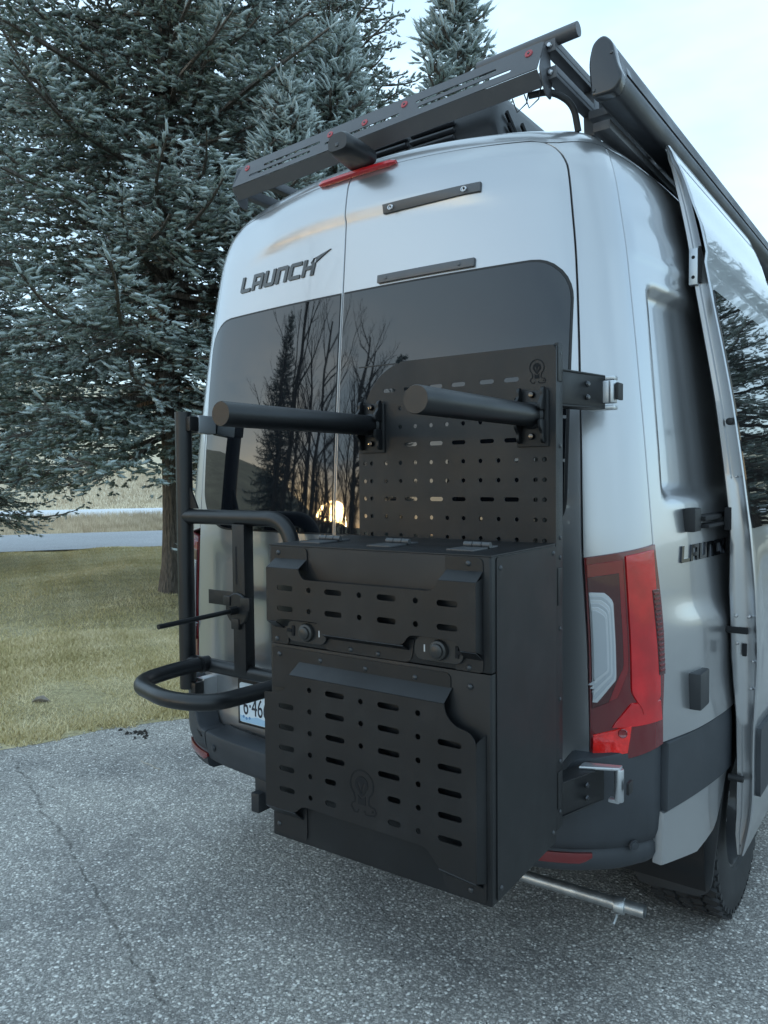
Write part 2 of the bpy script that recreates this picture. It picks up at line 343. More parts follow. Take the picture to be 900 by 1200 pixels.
GD = np.array([-0.8, 0.6])
def terrain_z(x, y):
    dx, dy = x - CC.x, y - CC.y; d = np.hypot(dx, dy); a = (dx * -0.86 + dy * 0.51) / np.maximum(d, .01)
    k = smooth01((a - 0.05) / 0.5)
    z = k * (np.clip(d - 50, 0, 120) * 0.060 + np.clip(d - 170, 0, 1e4) * 0.13)
    return z - 0.03
V = []; F = []; rr = np.r_[0.01, np.geomspace(3, 1800, 70)]; na = 120
for i, r in enumerate(rr):
    for j in range(na):
        a = 2 * math.pi * j / na; x, y = CC.x + r * math.cos(a), CC.y + r * math.sin(a); V.append((x, y, float(terrain_z(x, y)) + (0.0 if r < 60 else 0.012 * r * math.sin(a * 7 + r * .02) * .12)))
for i in range(len(rr) - 1):
    for j in range(na): F.append((i * na + j, i * na + (j + 1) % na, (i + 1) * na + (j + 1) % na, (i + 1) * na + j))
raw('ground', V, F, ground_mat('dry_field', (0.46, 0.375, 0.27), (0.60, 0.50, 0.35), (0.74, 0.62, 0.42), 0.03, 2.2), smooth=True, kind='structure', label='dry tan stubble field rising to a low hillside')

# lawn strip between driveway and road
EDGE = [(-9.0, -14.0), (-5.6, -5.0), (-4.15, -1.8), (-3.45, -0.35), (-3.10, 0.35), (-2.79, 0.93), (-2.57, 1.46), (-2.35, 2.2), (-2.0, 4.0), (-1.6, 8.0), (-1.4, 14.0)]
ex = np.array([p[0] for p in EDGE]); ey = np.array([p[1] for p in EDGE])
def edge_x(y, jag=True):
    x = np.interp(y, ey, ex)
    if jag: x = x + 0.06 * np.sin(y * 5.1) + 0.045 * np.sin(y * 13.7 + 1) + 0.03 * np.sin(y * 31 + 2) + .02 * np.sin(y * 57)
    return x
LM = ground_mat('lawn_soil', (0.31, 0.265, 0.15), (0.43, 0.37, 0.215), (0.57, 0.49, 0.31), 0.8, 26)
lv = []; lf = []; ys = np.linspace(-14, 34, 140); nxs = 26
for y in ys:
    x1 = edge_x(y) + 0.12; x0 = -15.2 + (y - 8) * 0.62
    x0 = min(x0, x1 - .5)
    for k in range(nxs):
        u = (k / (nxs - 1)) ** 0.7; x = x1 + (x0 - x1) * u
        und = 0.05 * math.sin(x * 1.1 + y * .5) * math.sin(y * .9) + 0.02 * math.sin(x * 3 + y * 2.3)
        lv.append((x, y, 0.002 + min(1, abs(x - x1) / 1.5) * (0.03 + und * 0.8)))
for i in range(len(ys) - 1):
    for k in range(nxs - 1): a = i * nxs + k; lf.append((a, a + 1, a + nxs + 1, a + nxs))
raw('lawn', lv, lf, LM, smooth=True, kind='structure', label='short dormant yellow green lawn beside the driveway')
def lawn_z(x, y):
    x1 = edge_x(y) + .12
    und = 0.05 * np.sin(x * 1.1 + y * .5) * np.sin(y * .9) + 0.02 * np.sin(x * 3 + y * 2.3)
    return 0.002 + np.minimum(1, np.abs(x - x1) / 1.5) * (0.03 + und * .8)
# driveway
dv = []; df = []; ys = np.linspace(-14, 14, 200)
for y in ys: dv += [(float(edge_x(y)), y, 0.0), (float(edge_x(y)) + 1.2, y, 0.006), (14, y, 0.006)]
for i in range(len(ys) - 1): a = i * 3; df += [(a, a + 1, a + 4, a + 3), (a + 1, a + 2, a + 5, a + 4)]
raw('driveway', dv, df, asphalt_mat(), kind='structure', label='grey asphalt driveway with pale exposed stones and cracks')

def strip(name, A, B, m, z, ext=60, **kw):
    """road sheet between two edge lines, each given by two points"""
    def lin(P): p, q = Vector((*P[0], 0)), Vector((*P[1], 0)); d = (q - p).normalized(); return p, d
    (p1, d1), (p2, d2) = lin(A), lin(B); d = (d1 + d2).normalized(); v = []; f = []
    for k in range(25):
        s = -ext + 2 * ext * k / 24
        for p in (p1, p2): q = p + d * s; v.append((q.x, q.y, max(z, float(terrain_z(q.x, q.y)) + z)))
    for k in range(24): a = 2 * k; f.append((a, a + 1, a + 3, a + 2))
    return raw(name, v, f, m, kind='structure', **kw)
ROADM = ground_mat('road_asphalt', (0.34, 0.34, 0.35), (0.38, 0.38, 0.39), (0.43, 0.43, 0.44), 0.3, 30, 0.75)
strip('road', ((-15.79, 6.80), (-13.78, 9.76)), ((-21.48, 9.70), (-18.96, 13.72)), ROADM, 0.06, label='pale grey road running past the lawn')
strip('highway', ((-30.19, 14.13), (-27.0, 19.9)), ((-42.3, 20.3), (-37.2, 27.3)), mat('highway_concrete', (0.62, 0.62, 0.63), 0.75, var=(0.8, 0.1)), 0.05, ext=120, label='pale two lane highway beyond the dry grass strip')

def blades(name, X, Y, Z, h, wdt, lean, m, label, cat, seed=1):
    g = np.random.default_rng(seed); n = len(X); az = g.uniform(0, 2 * np.pi, n); hh = h * g.uniform(.5, 1.3, n); ll = lean * g.uniform(0, 1, n); la = g.uniform(0, 2 * np.pi, n)
    dx, dy = np.cos(az) * wdt / 2, np.sin(az) * wdt / 2
    P0 = np.stack([X - dx, Y - dy, Z], 1); P1 = np.stack([X + dx, Y + dy, Z], 1); P2 = np.stack([X + np.cos(la) * ll * hh, Y + np.sin(la) * ll * hh, Z + hh], 1)
    VV = np.stack([P0, P1, P2], 1).reshape(-1, 3); T = np.arange(3 * n).reshape(n, 3)
    patch = 0.5 + 0.5 * np.sin(X * 1.7 + 1.3 * np.sin(Y * 1.1)) * np.sin(Y * 1.3 + 1.1 * np.sin(X * .9))
    tint = np.clip(0.55 * g.uniform(0, 1, n) + 0.45 * patch + .18 * np.sin(X * 7.1 + Y * 3.3) * np.sin(Y * 6.3 - X * 2.1), 0, 1)
    o = bulk(name, VV, T, m, attr=np.repeat(tint, 3), kind='stuff', label=label, cat=cat); return o
GM = blade_mat('lawn_blades', (0.39, 0.33, 0.145), (0.63, 0.52, 0.275), (0.84, 0.72, 0.47))
g = np.random.default_rng(3); n_ = 330000
dd = np.sqrt(g.uniform(4.0 ** 2, 20.0 ** 2, n_)); dd = np.where(g.uniform(0, 1, n_) < .45, g.uniform(4.2, 8.5, n_), dd)
aa = np.radians(g.uniform(36.4 - 3, 36.4 + 34, n_)); X = CC.x - np.sin(aa) * dd; Y = CC.y + np.cos(aa) * dd
ok = (X < edge_x(Y) + 0.10 - 0.10 * g.uniform(0, 1, n_) ** 2) & (X > -15.0 + (Y - 8) * .62); X, Y = X[ok], Y[ok]
blades('lawn_grass', X, Y, lawn_z(X, Y) - .004, 0.034, 0.009, 1.4, GM, 'short yellow green winter grass covering the lawn', 'grass')
DM = blade_mat('dry_blades', (0.32, 0.25, 0.18), (0.54, 0.45, 0.33), (0.76, 0.67, 0.52))
def band(name, d0, d1, n, h, wd, label, seed):
    """d0,d1: two (left-edge, right-edge) ground lines between which the grass grows"""
    g = np.random.default_rng(seed); s = g.uniform(-2.2, 2.6, n); t = g.uniform(0, 1, n) 
    P0 = np.array(d0[0])[None] + (np.array(d0[1]) - np.array(d0[0]))[None] * s[:, None]; P1 = np.array(d1[0])[None] + (np.array(d1[1]) - np.array(d1[0]))[None] * s[:, None]
    P = P0 + (P1 - P0) * t[:, None]; X, Y = P[:, 0], P[:, 1]
    return blades(name, X, Y, np.asarray(terrain_z(X, Y)), h, wd, .5, DM, label, 'grass', seed)
band('verge_grass', ((-21.7, 9.8), (-19.1, 13.9)), ((-30.0, 14.0), (-27.0, 19.6)), 42000, 0.36, 0.022, 'tall dry tan grass between the two roads', 21)
band('field_stubble', ((-42.6, 20.5), (-37.5, 27.6)), ((-95.0, 45.0), (-84.0, 62.0)), 60000, 0.42, 0.05, 'brown dry stubble standing in the field beyond the highway', 22)

# ------------------------------------------------------------------ van body surface
PLAN = [(0, 0), (.2, .003), (.4, .012), (.6, .027), (.75, .043), (.83, .058), (.89, .080), (.935, .11), (.965, .15), (.98, .19), (.997, .28), (1.014, .4), (1.032, .6), (1.041, .85), (1.043, 1.2),
        (1.043, 2.0), (1.043, 3.0), (1.04, 4.0), (1.03, 4.9), (.97, 5.12), (.85, 5.27), (.6, 5.35), (.3, 5.39), (0, 5.40)]
_px = np.array([p[0] for p in PLAN], float); _py = np.array([p[1] for p in PLAN], float)
_seg = np.r_[0, np.cumsum(np.hypot(np.diff(_px), np.diff(_py)))]
def _catmull(s, xs):
    i = np.clip(np.searchsorted(_seg, s) - 1, 0, len(_seg) - 2); h = _seg[i + 1] - _seg[i]; u = (s - _seg[i]) / h
    def tan(k):
        a = np.maximum(k - 1, 0); b = np.minimum(k + 1, len(xs) - 1); return (xs[b] - xs[a]) / (_seg[b] - _seg[a])
    m0, m1 = tan(i) * h, tan(i + 1) * h
    return (2 * u ** 3 - 3 * u ** 2 + 1) * xs[i] + (u ** 3 - 2 * u ** 2 + u) * m0 + (-2 * u ** 3 + 3 * u ** 2) * xs[i + 1] + (u ** 3 - u ** 2) * m1
TMAX = _seg[-1]
HK = np.array([0.3, 0.9, 1.15, 1.42, 1.72, 2.01, 2.29, 2.5, 2.58, 2.64, 2.70, 2.80, 2.95, 3.3])
ZK = np.array([0.3, 0.9, 1.15, 1.42, 1.72, 2.01, 2.29, 2.5, 2.585, 2.645, 2.690, 2.722, 2.735, 2.745])
SK = np.array([1.0, 1.008, 1.002, .983, .953, .920, .884, .846, .822, .790, .745, .66, .50, .15]) / .983
YK = np.array([0, 0, 0, 0.0, .016, .036, .060, .080, .095, .115, .150, .240, .39, .74])
def _sm(h, K):
    """gently smoothed piecewise-linear lookup"""
    h = np.asarray(h, float); return (np.interp(h - .04, HK, K) + 2 * np.interp(h, HK, K) + np.interp(h + .04, HK, K)) / 4
def crease(t, h):
    """proud upper brow of the rear doors and other pressings: outward displacement along the normal"""
    d = np.zeros_like(t + h)
    fade = smooth01((0.70 - np.abs(t)) / 0.25)
    zc = 2.485 - 0.03 * (np.abs(t) / .65) ** 3
    d = d + 0.009 * fade * smooth01((h - zc + .012) / 0.024) * smooth01((2.66 - h) / .10)
    # lower pressing of the doors
    for s in (-1, 1):
        a = s * t; m_ = smooth01((a - .08) / .07) * smooth01((.74 - a) / .07) * smooth01((h - .68) / .06) * smooth01((1.38 - h) / .05)
        d = d - 0.007 * m_
    # recessed blank window of the right side wall
    y = t - 1.04 + .19
    m_ = smooth01((y - .275 - .04 * (h - 1.85)) / .05) * smooth01((1.75 - y) / .05) * smooth01((h - 1.54) / .06) * smooth01((2.215 - h) / .045)
    d = d - 0.030 * m_
    inner = smooth01((y - .56 + .05 * (h - 1.85)) / .10) * m_; d = d + .012 * inner
    m_ = smooth01((y - .2) / .03) * smooth01((h - 2.27) / .012); d = d + 0.006 * m_ * smooth01((2.46 - h) / .1)
    # soft shoulder above the wheel arch
    m_ = smooth01((y - .14) / .3) * smooth01((1.30 - .10 * y - h) / .10); d = d + 0.016 * m_
    return d
def surf(t, h, off=0.0, disp=True):
    t = np.asarray(t, float); h = np.asarray(h, float); t, h = np.broadcast_arrays(t, h)
    def P(t, h):
        s = np.sign(t); a = np.minimum(np.abs(t), TMAX); x = _catmull(a, _px) * s; y = _catmull(a, _py)
        S = _sm(h, SK); z = _sm(h, ZK); Y = _sm(h, YK)
        cr = .052 * smooth01((h - 2.25) / .35) * np.clip(1 - (t / .86) ** 2, 0, 1)
        cr = np.where(h > 2.7, np.maximum(cr, .052 * (1 - np.clip(np.abs(x) / .86, 0, 1) ** 2) * smooth01((h - 2.7) / .3)), cr)
        fs = np.interp(z, [1.05, 1.2, 2.4, 2.72], [1.0, .82, .25, .12])
        y2 = np.where(y < 3.3, y + Y * (1 - y / 3.3), 3.3 + (y - 3.3) * fs)
        fl = .016 * smooth01((y - .15) / .5) * smooth01((1.0 - z) / .22) * (y < 4)
        return np.stack([x * S + s * fl, y2, z + cr], -1)
    p = P(t, h); e = 2e-3
    du = P(t + e, h) - P(t - e, h); dv = P(t, h + e) - P(t, h - e); nn = np.cross(du, dv); nn /= np.maximum(np.linalg.norm(nn, axis=-1, keepdims=True), 1e-9)
    o = (crease(t, h) if disp else 0) + off
    return p + nn * (np.asarray(o)[..., None] if np.ndim(o) else o), nn
def panel(name, T, H, m, parent, off=0.0, fold=0.05, rnd=0.0025, disp=True, **kw):
    """T,H: (rows, cols) parameter grids; builds a skin with rounded, folded-in edges"""
    T = np.asarray(T, float); H = np.asarray(H, float); P, Nn = surf(T, H, off, disp); r, c = T.shape
    V = [tuple(x) for x in P.reshape(-1, 3)]; F = [(i * c + j, i * c + j + 1, (i + 1) * c + j + 1, (i + 1) * c + j) for i in range(r - 1) for j in range(c - 1)]
    ring = [(0, j) for j in range(c)] + [(i, c - 1) for i in range(1, r)] + [(r - 1, j) for j in range(c - 2, -1, -1)] + [(i, 0) for i in range(r - 2, 0, -1)]
    ids = [i * c + j for i, j in ring]; cen = P.reshape(-1, 3).mean(0)
    prev = ids
    for dn, do in ((rnd, rnd * .8), (fold, rnd)):
        new = []
        for k, (i, j) in enumerate(ring):
            a = Vector(P[ring[k - 1]]); b = Vector(P[ring[(k + 1) % len(ring)]]); tg = (b - a); nv = Vector(Nn[i, j])
            o = tg.cross(nv); o = o.normalized() if o.length > 1e-9 else Vector((0, 0, 0))
            new.append(len(V)); V.append(tuple(Vector(P[i, j]) - nv * dn + o * do))
        for k in range(len(ring)):
            k2 = (k + 1) % len(ring); F.append((prev[k], new[k], new[k2], prev[k2]))
        prev = new
    me = bpy.data.meshes.new(name); me.from_pydata(V, [], F); bm = bmesh.new(); bm.from_mesh(me); bmesh.ops.remove_doubles(bm, verts=bm.verts, dist=1e-5); bm.to_mesh(me); bm.free()
    shade(me, 40); me.materials.append(m); return link(bpy.data.objects.new(name, me), parent, **kw)
def grid(Lf, Rf, Bf, Tf, nr, ncl, dense=True):
    """Lf/Rf give t limits as functions of b in 0..1; Bf/Tf give h limits as functions of t"""
    bs = np.linspace(0, 1, nr)
    if dense: bs = np.r_[bs[:1], [.004, .012, .025], bs[1:-1], [.975, .988, .996], bs[-1:]]; bs = np.unique(bs)
    as_ = np.linspace(0, 1, ncl); T = np.zeros((len(bs), len(as_))); H = T.copy()
    for i, b in enumerate(bs):
        l, r_ = Lf(b), Rf(b)
        for j, a in enumerate(as_):
            t = l + (r_ - l) * a; T[i, j] = t; H[i, j] = Bf(t) + (Tf(t) - Bf(t)) * b
    return T, H
def rounded(x_in, x_out, h0, h1, r0, r1):
    """outer limit as a function of b with rounded lower (r0) and upper (r1) corner"""
    s = 1 if x_out > x_in else -1
    def f(b):
        h = h0 + (h1 - h0) * b; d = 0
        if r0 > 0 and h < h0 + r0: d = r0 - math.sqrt(max(0, r0 * r0 - (h0 + r0 - h) ** 2))
        if r1 > 0 and h > h1 - r1: d = r1 - math.sqrt(max(0, r1 * r1 - (h - h1 + r1) ** 2))
        return x_out - s * d
    return f
TS = 1.041; SEAM = -0.055
def dseam(h): return float(np.interp(h, [0.6, 1.43, 1.95, 2.17, 2.43, 2.6, 2.7], [.83, .822, .848, .858, .866, .872, .874]))
DTOP = 2.628
van = empty('camper_van', 'silver high roof camper van with its side door slid open', 'van')
# inner dark shell
Tt = np.linspace(-TMAX, TMAX, 150); Hh = np.r_[np.linspace(.55, 2.5, 14), np.linspace(2.56, 3.2, 13)]
P_, _ = surf(Tt[None, :], Hh[:, None], -0.062, False)
P_[..., 0] *= 1.0
nr, nc = P_.shape[:2]
F_ = [(i * nc + j, i * nc + (j + 1), (i + 1) * nc + (j + 1), (i + 1) * nc + j) for i in range(nr - 1) for j in range(nc - 1)]
F_.append(tuple((nr - 1) * nc + j for j in range(nc))); F_.append(tuple(j for j in range(nc))[::-1])
raw('inner_shell', P_.reshape(-1, 3), F_, BLACKGAP, van, smooth=True)
# rear doors
def door(side):
    zb, zt = .645, DTOP; topf = lambda t: DTOP
    if side > 0:
        rl = rounded(SEAM, .83, zb, zt, .10, .10)
        L = lambda b: SEAM + .004; R = lambda b: dseam(zb + (zt - zb) * b) - .83 + rl(b) - .004
    else:
        rl = rounded(SEAM, -.83, zb, zt, .10, .10)
        L = lambda b: -(dseam(zb + (zt - zb) * b) - .83) + rl(b) + .004; R = lambda b: SEAM - .004
    T, H = grid(L, R, lambda t: zb, topf, 120, 46)
    return panel('rear_door', T, H, PAINT, van)
doorR = door(1); doorL = door(-1)
# rear glass, bonded on the doors, with the thin bright edge of the pressing round it
def glass(side, parent):
    zb, zt = 1.437, 2.262
    if side > 0:
        o = rounded(SEAM, .768, zb, zt, .13, .13); L = lambda b: SEAM + .010; R = lambda b: o(b) / float(_sm(zb + (zt - zb) * b, SK))
    else:
        o = rounded(SEAM, -.785, zb, zt, .16, .13); L = lambda b: o(b) / float(_sm(zb + (zt - zb) * b, SK)); R = lambda b: SEAM - .010
    T, H = grid(L, R, lambda t: zb, lambda t: zt, 40, 30)
    gl = panel('rear_window', T, H, GLASS, parent, off=.0035, fold=.006, rnd=.0012)
    T2 = np.array(T); H2 = np.array(H); c0 = (T.max() + T.min()) / 2; 
    sx = (T.max() - T.min() + .012) / (T.max() - T.min()); T2 = c0 + (T - c0) * sx
    if side > 0: T2 = T2 - T2.min() + T.min() - .003
    else: T2 = T2 - T2.max() + T.max() + .003
    H2 = (H - 1.85) * (zt - zb + .014) / (zt - zb) + 1.85
    panel('window_seal', T2, H2, RUBBER, gl, off=.0012, fold=.003, rnd=.0008)
glass(1, doorR); glass(-1, doorL)
# D-pillar panels (mirrored on the left), tail lamp openings below
for s in (1, -1):
    hs = np.r_[np.linspace(1.425, 2.5, 40), np.linspace(2.515, 2.6185, 14)]
    dq = lambda h: dseam(h) - (0 if h < DTOP - .1 else .1 - math.sqrt(max(0, .01 - (h - DTOP + .1) ** 2)))
    T = np.array([[s * (dq(h) + .004 + (TS - .004 - dq(h) - .004) * a) for a in np.linspace(0, 1, 22)] for h in hs]); H = np.repeat(hs[:, None], 22, 1)
    H = H - (hs[0] + .0 - H) * 0
    # the lower edge rises towards the side: lamp top edge 1.395 -> 1.43
    w_ = np.clip((1.6 - hs) / .175, 0, 1)[:, None]; H = H - w_ * (1.43 - np.interp(np.abs(T), [.82, TS], [1.397, 1.434]) - .001)
    if s < 0: T = T[:, ::-1]
    panel('corner_pillar', T, H, PAINT, van)
# side walls
hs = np.r_[np.linspace(.86, 2.5, 110), np.linspace(2.515, 2.615, 8)]
ts = np.r_[np.linspace(TS + .004, TS + 1.8, 90), np.linspace(TS + 1.9, 4.0, 14), np.linspace(4.1, TMAX, 40)]
panel('side_wall', np.repeat(ts[None], len(hs), 0), np.repeat(hs[:, None], len(ts), 1), PAINT, van)
hs2 = np.r_[np.linspace(.86, 2.5, 30), np.linspace(2.515, 2.615, 8)]; ts2 = -ts[::-3][::-1][::-1]
panel('side_wall', np.repeat(ts2[None], len(hs2), 0), np.repeat(hs2[:, None], len(ts2), 1), PAINT, van, disp=False)
# lower body all round the front and left side
hs3 = np.linspace(.40, .852, 8); tl_ = np.linspace(-TMAX, -TS - .01, 60)
panel('lower_body', np.repeat(tl_[None], 8, 0), np.repeat(hs3[:, None], 60, 1), PAINT, van, disp=False)
tr_ = np.linspace(TS + 1.33, TMAX, 50); panel('lower_body', np.repeat(tr_[None], 8, 0), np.repeat(hs3[:, None], 50, 1), PAINT, van, disp=False)
# roof skin with the rounded drip edge
Tt = np.r_[np.linspace(-TMAX, -1.3, 30), np.linspace(-1.25, 1.25, 110), np.linspace(1.3, TMAX, 30)]
Hh = np.r_[2.6225, 2.626, 2.633, np.linspace(2.64, 2.8, 18), np.linspace(2.83, 3.3, 12)]
Hg = np.repeat(Hh[:, None], len(Tt), 1)
# rear part starts above the doors
up = np.clip((0.80 - np.abs(Tt)) / .03, 0, 1) * .010
Hg = Hg + up[None] * np.clip((2.70 - Hg) / .08, 0, 1)
P_, _ = surf(np.repeat(Tt[None], len(Hh), 0), Hg, 0.0, False); nr, nc = P_.shape[:2]
F_ = [(i * nc + j, i * nc + j + 1, (i + 1) * nc + j + 1, (i + 1) * nc + j) for i in range(nr - 1) for j in range(nc - 1)]
inn, _ = surf(Tt, Hg[0], -.02, False); k0 = nr * nc; Vv = list(P_.reshape(-1, 3)) + list(inn)
F_ += [(k0 + j, k0 + j + 1, j + 1, j) for j in range(nc - 1)] + [tuple((nr - 1) * nc + j for j in range(nc))]
raw('roof', Vv, F_, PAINT, van, smooth=True)

# ---- tail lamps
def lamp(s):
    root = bpy.data.objects.new('tail_lamp', None); link(root, van)
    def pn(name, tl, tr, zb, zt, m, off, n1=26, n2=12, **kw):
        bs = np.linspace(0, 1, n1); T = []; H = []
        for b in bs:
            row = np.linspace(0, 1, n2); 
            hrow = None; zz = None; l, r_ = tl(b), tr(b); t = l + (r_ - l) * row; h = np.array([zb(x) + (zt(x) - zb(x)) * b for x in t]); T.append(t * s); H.append(h)
        T, H = np.array(T), np.array(H)
        if s < 0: T, H = T[:, ::-1], H[:, ::-1]
        return panel(name, T, H, m, root, off=off, fold=.02, rnd=.003, disp=False, **kw)
    zt = lambda t: float(np.interp(t, [.82, TS], [1.390, 1.427])); zb = lambda t: float(np.interp(t, [.82, .9, TS], [.812, .822, .857]))
    oute = lambda b: TS + .016 * math.sin(math.pi * min(1, max(0, (0.95 - b) / .8))) + .004
    pn('housing', lambda b: .828, oute, zb, zt, REDD, .004, 40, 22)
    # main light bar running down the outer half and flaring at the foot
    pn('light_bar', lambda b: .938 - .0 * b + (.03 * smooth01((.16 - b) / .16)), lambda b: 1.028 + .0 * b - .05 * smooth01((.1 - b) / .1), lambda t: .955, lambda t: zt(t) - .012, REDL, .010, 40, 14)
    pn('light_bar_foot', lambda b: .885 + .052 * b, lambda b: 1.035 - .005 * b, lambda t: .915 + .1 * (t - .88), lambda t: .985, REDL, .0085, 12, 12)
    pn('inner_frame', lambda b: .834, lambda b: .93 - .03 * (1 - min(1, b / .2)), lambda t: 1.0 - .5 * max(0, .90 - t), lambda t: zt(t) - .02, mat('lamp_mid_red', (0.20, 0.006, 0.009), .12, 0, 1), .006, 30, 10)
    pn('inner_groove', lambda b: .834, lambda b: .917 - .04 * (1 - min(1, b / .25)), lambda t: 1.0 - .5 * max(0, .90 - t), lambda t: zt(t) - .055, mat('lamp_deep_red', (0.055, 0.003, 0.005), .12, 0, 1), .0075, 30, 10)
    for q in range(6):
        e = q * .0045; pn('reverse_lens' if q == 0 else 'lens_ridge', lambda b: .836 + e * .25, lambda b: .897 - e - .05 * max(0, 1 - b / .22) - .022 * max(0, (b - .90) / .10) ** 2, lambda t: .985 + e * 2.2, lambda t: 1.295 - e * 2.2, LENSW if q % 2 == 0 else LENSD, .0095 + .0012 * q, 34, 10)
    pn('fog_lens', lambda b: .836, lambda b: .925 + .010 * b, lambda t: zb(t) + .018, lambda t: .90 + .35 * (t - .87), REDB, .0085, 12, 10)
    pr_, nr2 = surf(np.array(s * .912), np.array(.902), .0095, False)
    MB().lathe([(0, .002), (.009, .002), (.0115, .0035), (.013, .002), (.013, 0)], 18, Matrix.Translation(pr_) @ Vector(nr2).to_track_quat('Z', 'Y').to_matrix().to_4x4()).build('lens_ring', mat('lamp_mid_red', (0, 0, 0)), root)
    # ribbed side marker
    pn('marker_strip', lambda b: 1.012 + .012 * (1 - b), lambda b: 1.036 + .012 * (1 - b), lambda t: 1.06, lambda t: 1.30, mat('lamp_deep_red', (0, 0, 0)), .0125, 14, 5)
    for k in range(16):
        z0 = 1.07 + k * .0145
        pn('rib', lambda b: 1.014 + .012 * (1 - (z0 - 1.06) / .24), lambda b: 1.034 + .012 * (1 - (z0 - 1.06) / .24), lambda t: z0, lambda t: z0 + .006, REFL, .0145, 3, 3)
    return root
lamp(1); lamp(-1)

# ---- bumper (own outline)
BPL = [(0, -.125), (.3, -.120), (.55, -.100), (.72, -.062), (.83, -.012), (.905, .048), (.955, .105), (.985, .16), (.998, .205)]
bx_ = np.array([p[0] for p in BPL]); by_ = np.array([p[1] for p in BPL]); bs_ = np.r_[0, np.cumsum(np.hypot(np.diff(bx_), np.diff(by_)))]
def bsurf(u, inset):
    """u: signed arc length; inset along plan normal"""
    a = abs(u); f = lambda q: Vector((float(np.interp(q, bs_, bx_)), float(np.interp(q, bs_, by_)), 0))
    p = (f(max(0, a - .05)) + f(a) * 2 + f(min(bs_[-1], a + .05))) / 4 if a < bs_[-1] - .05 else f(a)
    d = (f(min(bs_[-1], a + .02)) - f(max(0, a - .02))).normalized(); nrm = Vector((d.y, -d.x, 0))
    q = p - nrm * inset; return Vector((q.x if u >= 0 else -q.x, q.y, 0))
BE = bs_[-1]
def bump_piece(name, us, prof_fn, m=PLASTIC, parent=None):
    V = []; F = []
    for u in us:
        pr_ = prof_fn(u)
        for ins, z in pr_: q = bsurf(u, ins); V.append((q.x, q.y, z))
    k = len(prof_fn(us[0]))
    for i in range(len(us) - 1):
        for j in range(k - 1): F.append((i * k + j, i * k + j + 1, (i + 1) * k + j + 1, (i + 1) * k + j))
    F.append(tuple(range(k))); F.append(tuple((len(us) - 1) * k + j for j in range(k))[::-1])
    mb = MB(); mb.v = V; mb.f = F; return mb.build(name, m, parent, ang=42)
bumper = bpy.data.objects.new('rear_bumper', None); link(bumper, van)
UC = .66  # centre piece half length
bump_piece('bumper_step', np.linspace(-UC + .003, UC - .003, 50), lambda u: [(.10, .655), (.012, .652), (.003, .648), (0, .640), (.004, .60), (.012, .56), (.018, .54), (.03, .532), (.10, .530)], parent=bumper)
def corner_prof(u):
    a = abs(u); k = float(smooth01((a - .70) / .16)); top = .652 + k * (.838 - .652) + .03 * max(0, (a - .9) / .2)
    mid = .60
    return [(.09, top), (.012 - .0 * k, top), (.003, top - .004), (.0, top - .012), (.0, .70 if k > .5 else top - .03), (.0, mid + .04), (.003, mid), (.012 + .0, .572), (.020, .567), (.013, .557), (.011, .53), (.02, .508), (.035, .498), (.10, .495)]
for s in (1, -1):
    bump_piece('bumper_corner', [s * u for u in np.linspace(UC + .003, BE, 34)], corner_prof, parent=bumper)
    # red reflector let into the lower lip
    us = np.linspace(.62 if s > 0 else .66, .895, 16)
    V = []; F = []
    for i, u in enumerate(us):
        e = min(1, min(i, len(us) - 1 - i) / 2 + .25)
        for ins, z in ((.016, .5605), (.0075, .5605), (.0065, .556), (.0065, .556 - .022 * e), (.0085, .5525 - .022 * e), (.018, .5525 - .022 * e)): q = bsurf(s * u, ins); V.append((q.x, q.y, z))
    for i in range(len(us) - 1):
        for j in range(5): F.append((i * 6 + j, i * 6 + j + 1, i * 6 + 7 + j, i * 6 + 6 + j))
    F += [tuple(range(6)), tuple((len(us) - 1) * 6 + j for j in range(6))[::-1]]
    mb = MB(); mb.v = V; mb.f = F; mb.build('reflector', REFL, bumper, ang=50)
    # parking sensor
    q = bsurf(s * 1.02, -.001); d = (bsurf(s * 1.04, 0) - bsurf(s * 1.0, 0)).normalized(); nr_ = Vector((d.y, -d.x, 0)) * s
    Mx = Matrix.Translation((q.x, q.y, .575)) @ nr_.to_track_quat('Z', 'Y').to_matrix().to_4x4()
    MB().lathe([(0, .002), (.009, .002), (.011, .0015), (.0112, 0), (.014, .0012), (.0155, .0008), (.0158, -.004)], 20, Mx).build('parking_sensor', PLASTIC, bumper)
q = bsurf(-.60, -.001); Mx = Matrix.Translation((q.x, q.y, .60)) @ Vector((-.3, -1, 0)).to_track_quat('Z', 'Y').to_matrix().to_4x4()
MB().lathe([(0, .002), (.009, .002), (.011, .0015), (.0112, 0), (.014, .0012), (.0158, -.004)], 20, Mx).build('parking_sensor', PLASTIC, bumper)

# ---- right lower side: plastic moulding, painted sill, mud flap
def sidepanel(name, poly_rows, m, off, parent=van, **kw):
    T = np.array([[p[0] for p in r] for r in poly_rows]); H = np.array([[p[1] for p in r] for r in poly_rows])
    return panel(name, T, H, m, parent, off=off, fold=.03, rnd=.005, disp=False, **kw)
ty = lambda y: 1.041 + (y - .19)
rows = []
for b in np.linspace(0, 1, 14):
    r = []
    for y in np.linspace(.215, .70, 26):
        z0 = .655; z1 = .853; zz = z0 + (z1 - z0) * b; r.append((ty(y), zz))
    rows.append(r)
sidepanel('side_moulding', rows, PLASTIC, .010)
rows = []
for b in np.linspace(0, 1, 10):
    z = .498 + (.648 - .498) * b
    y1 = np.interp(b, [0, .25, 1], [.42, .56, .67]); z_s = lambda y: z - .07 * (1 - b) * (y - .2) / .4 * 0.9
    rows.append([(ty(y), z_s(y)) for y in np.linspace(.205, y1, 20)])
sidepanel('sill_panel', rows, PAINT, .004)
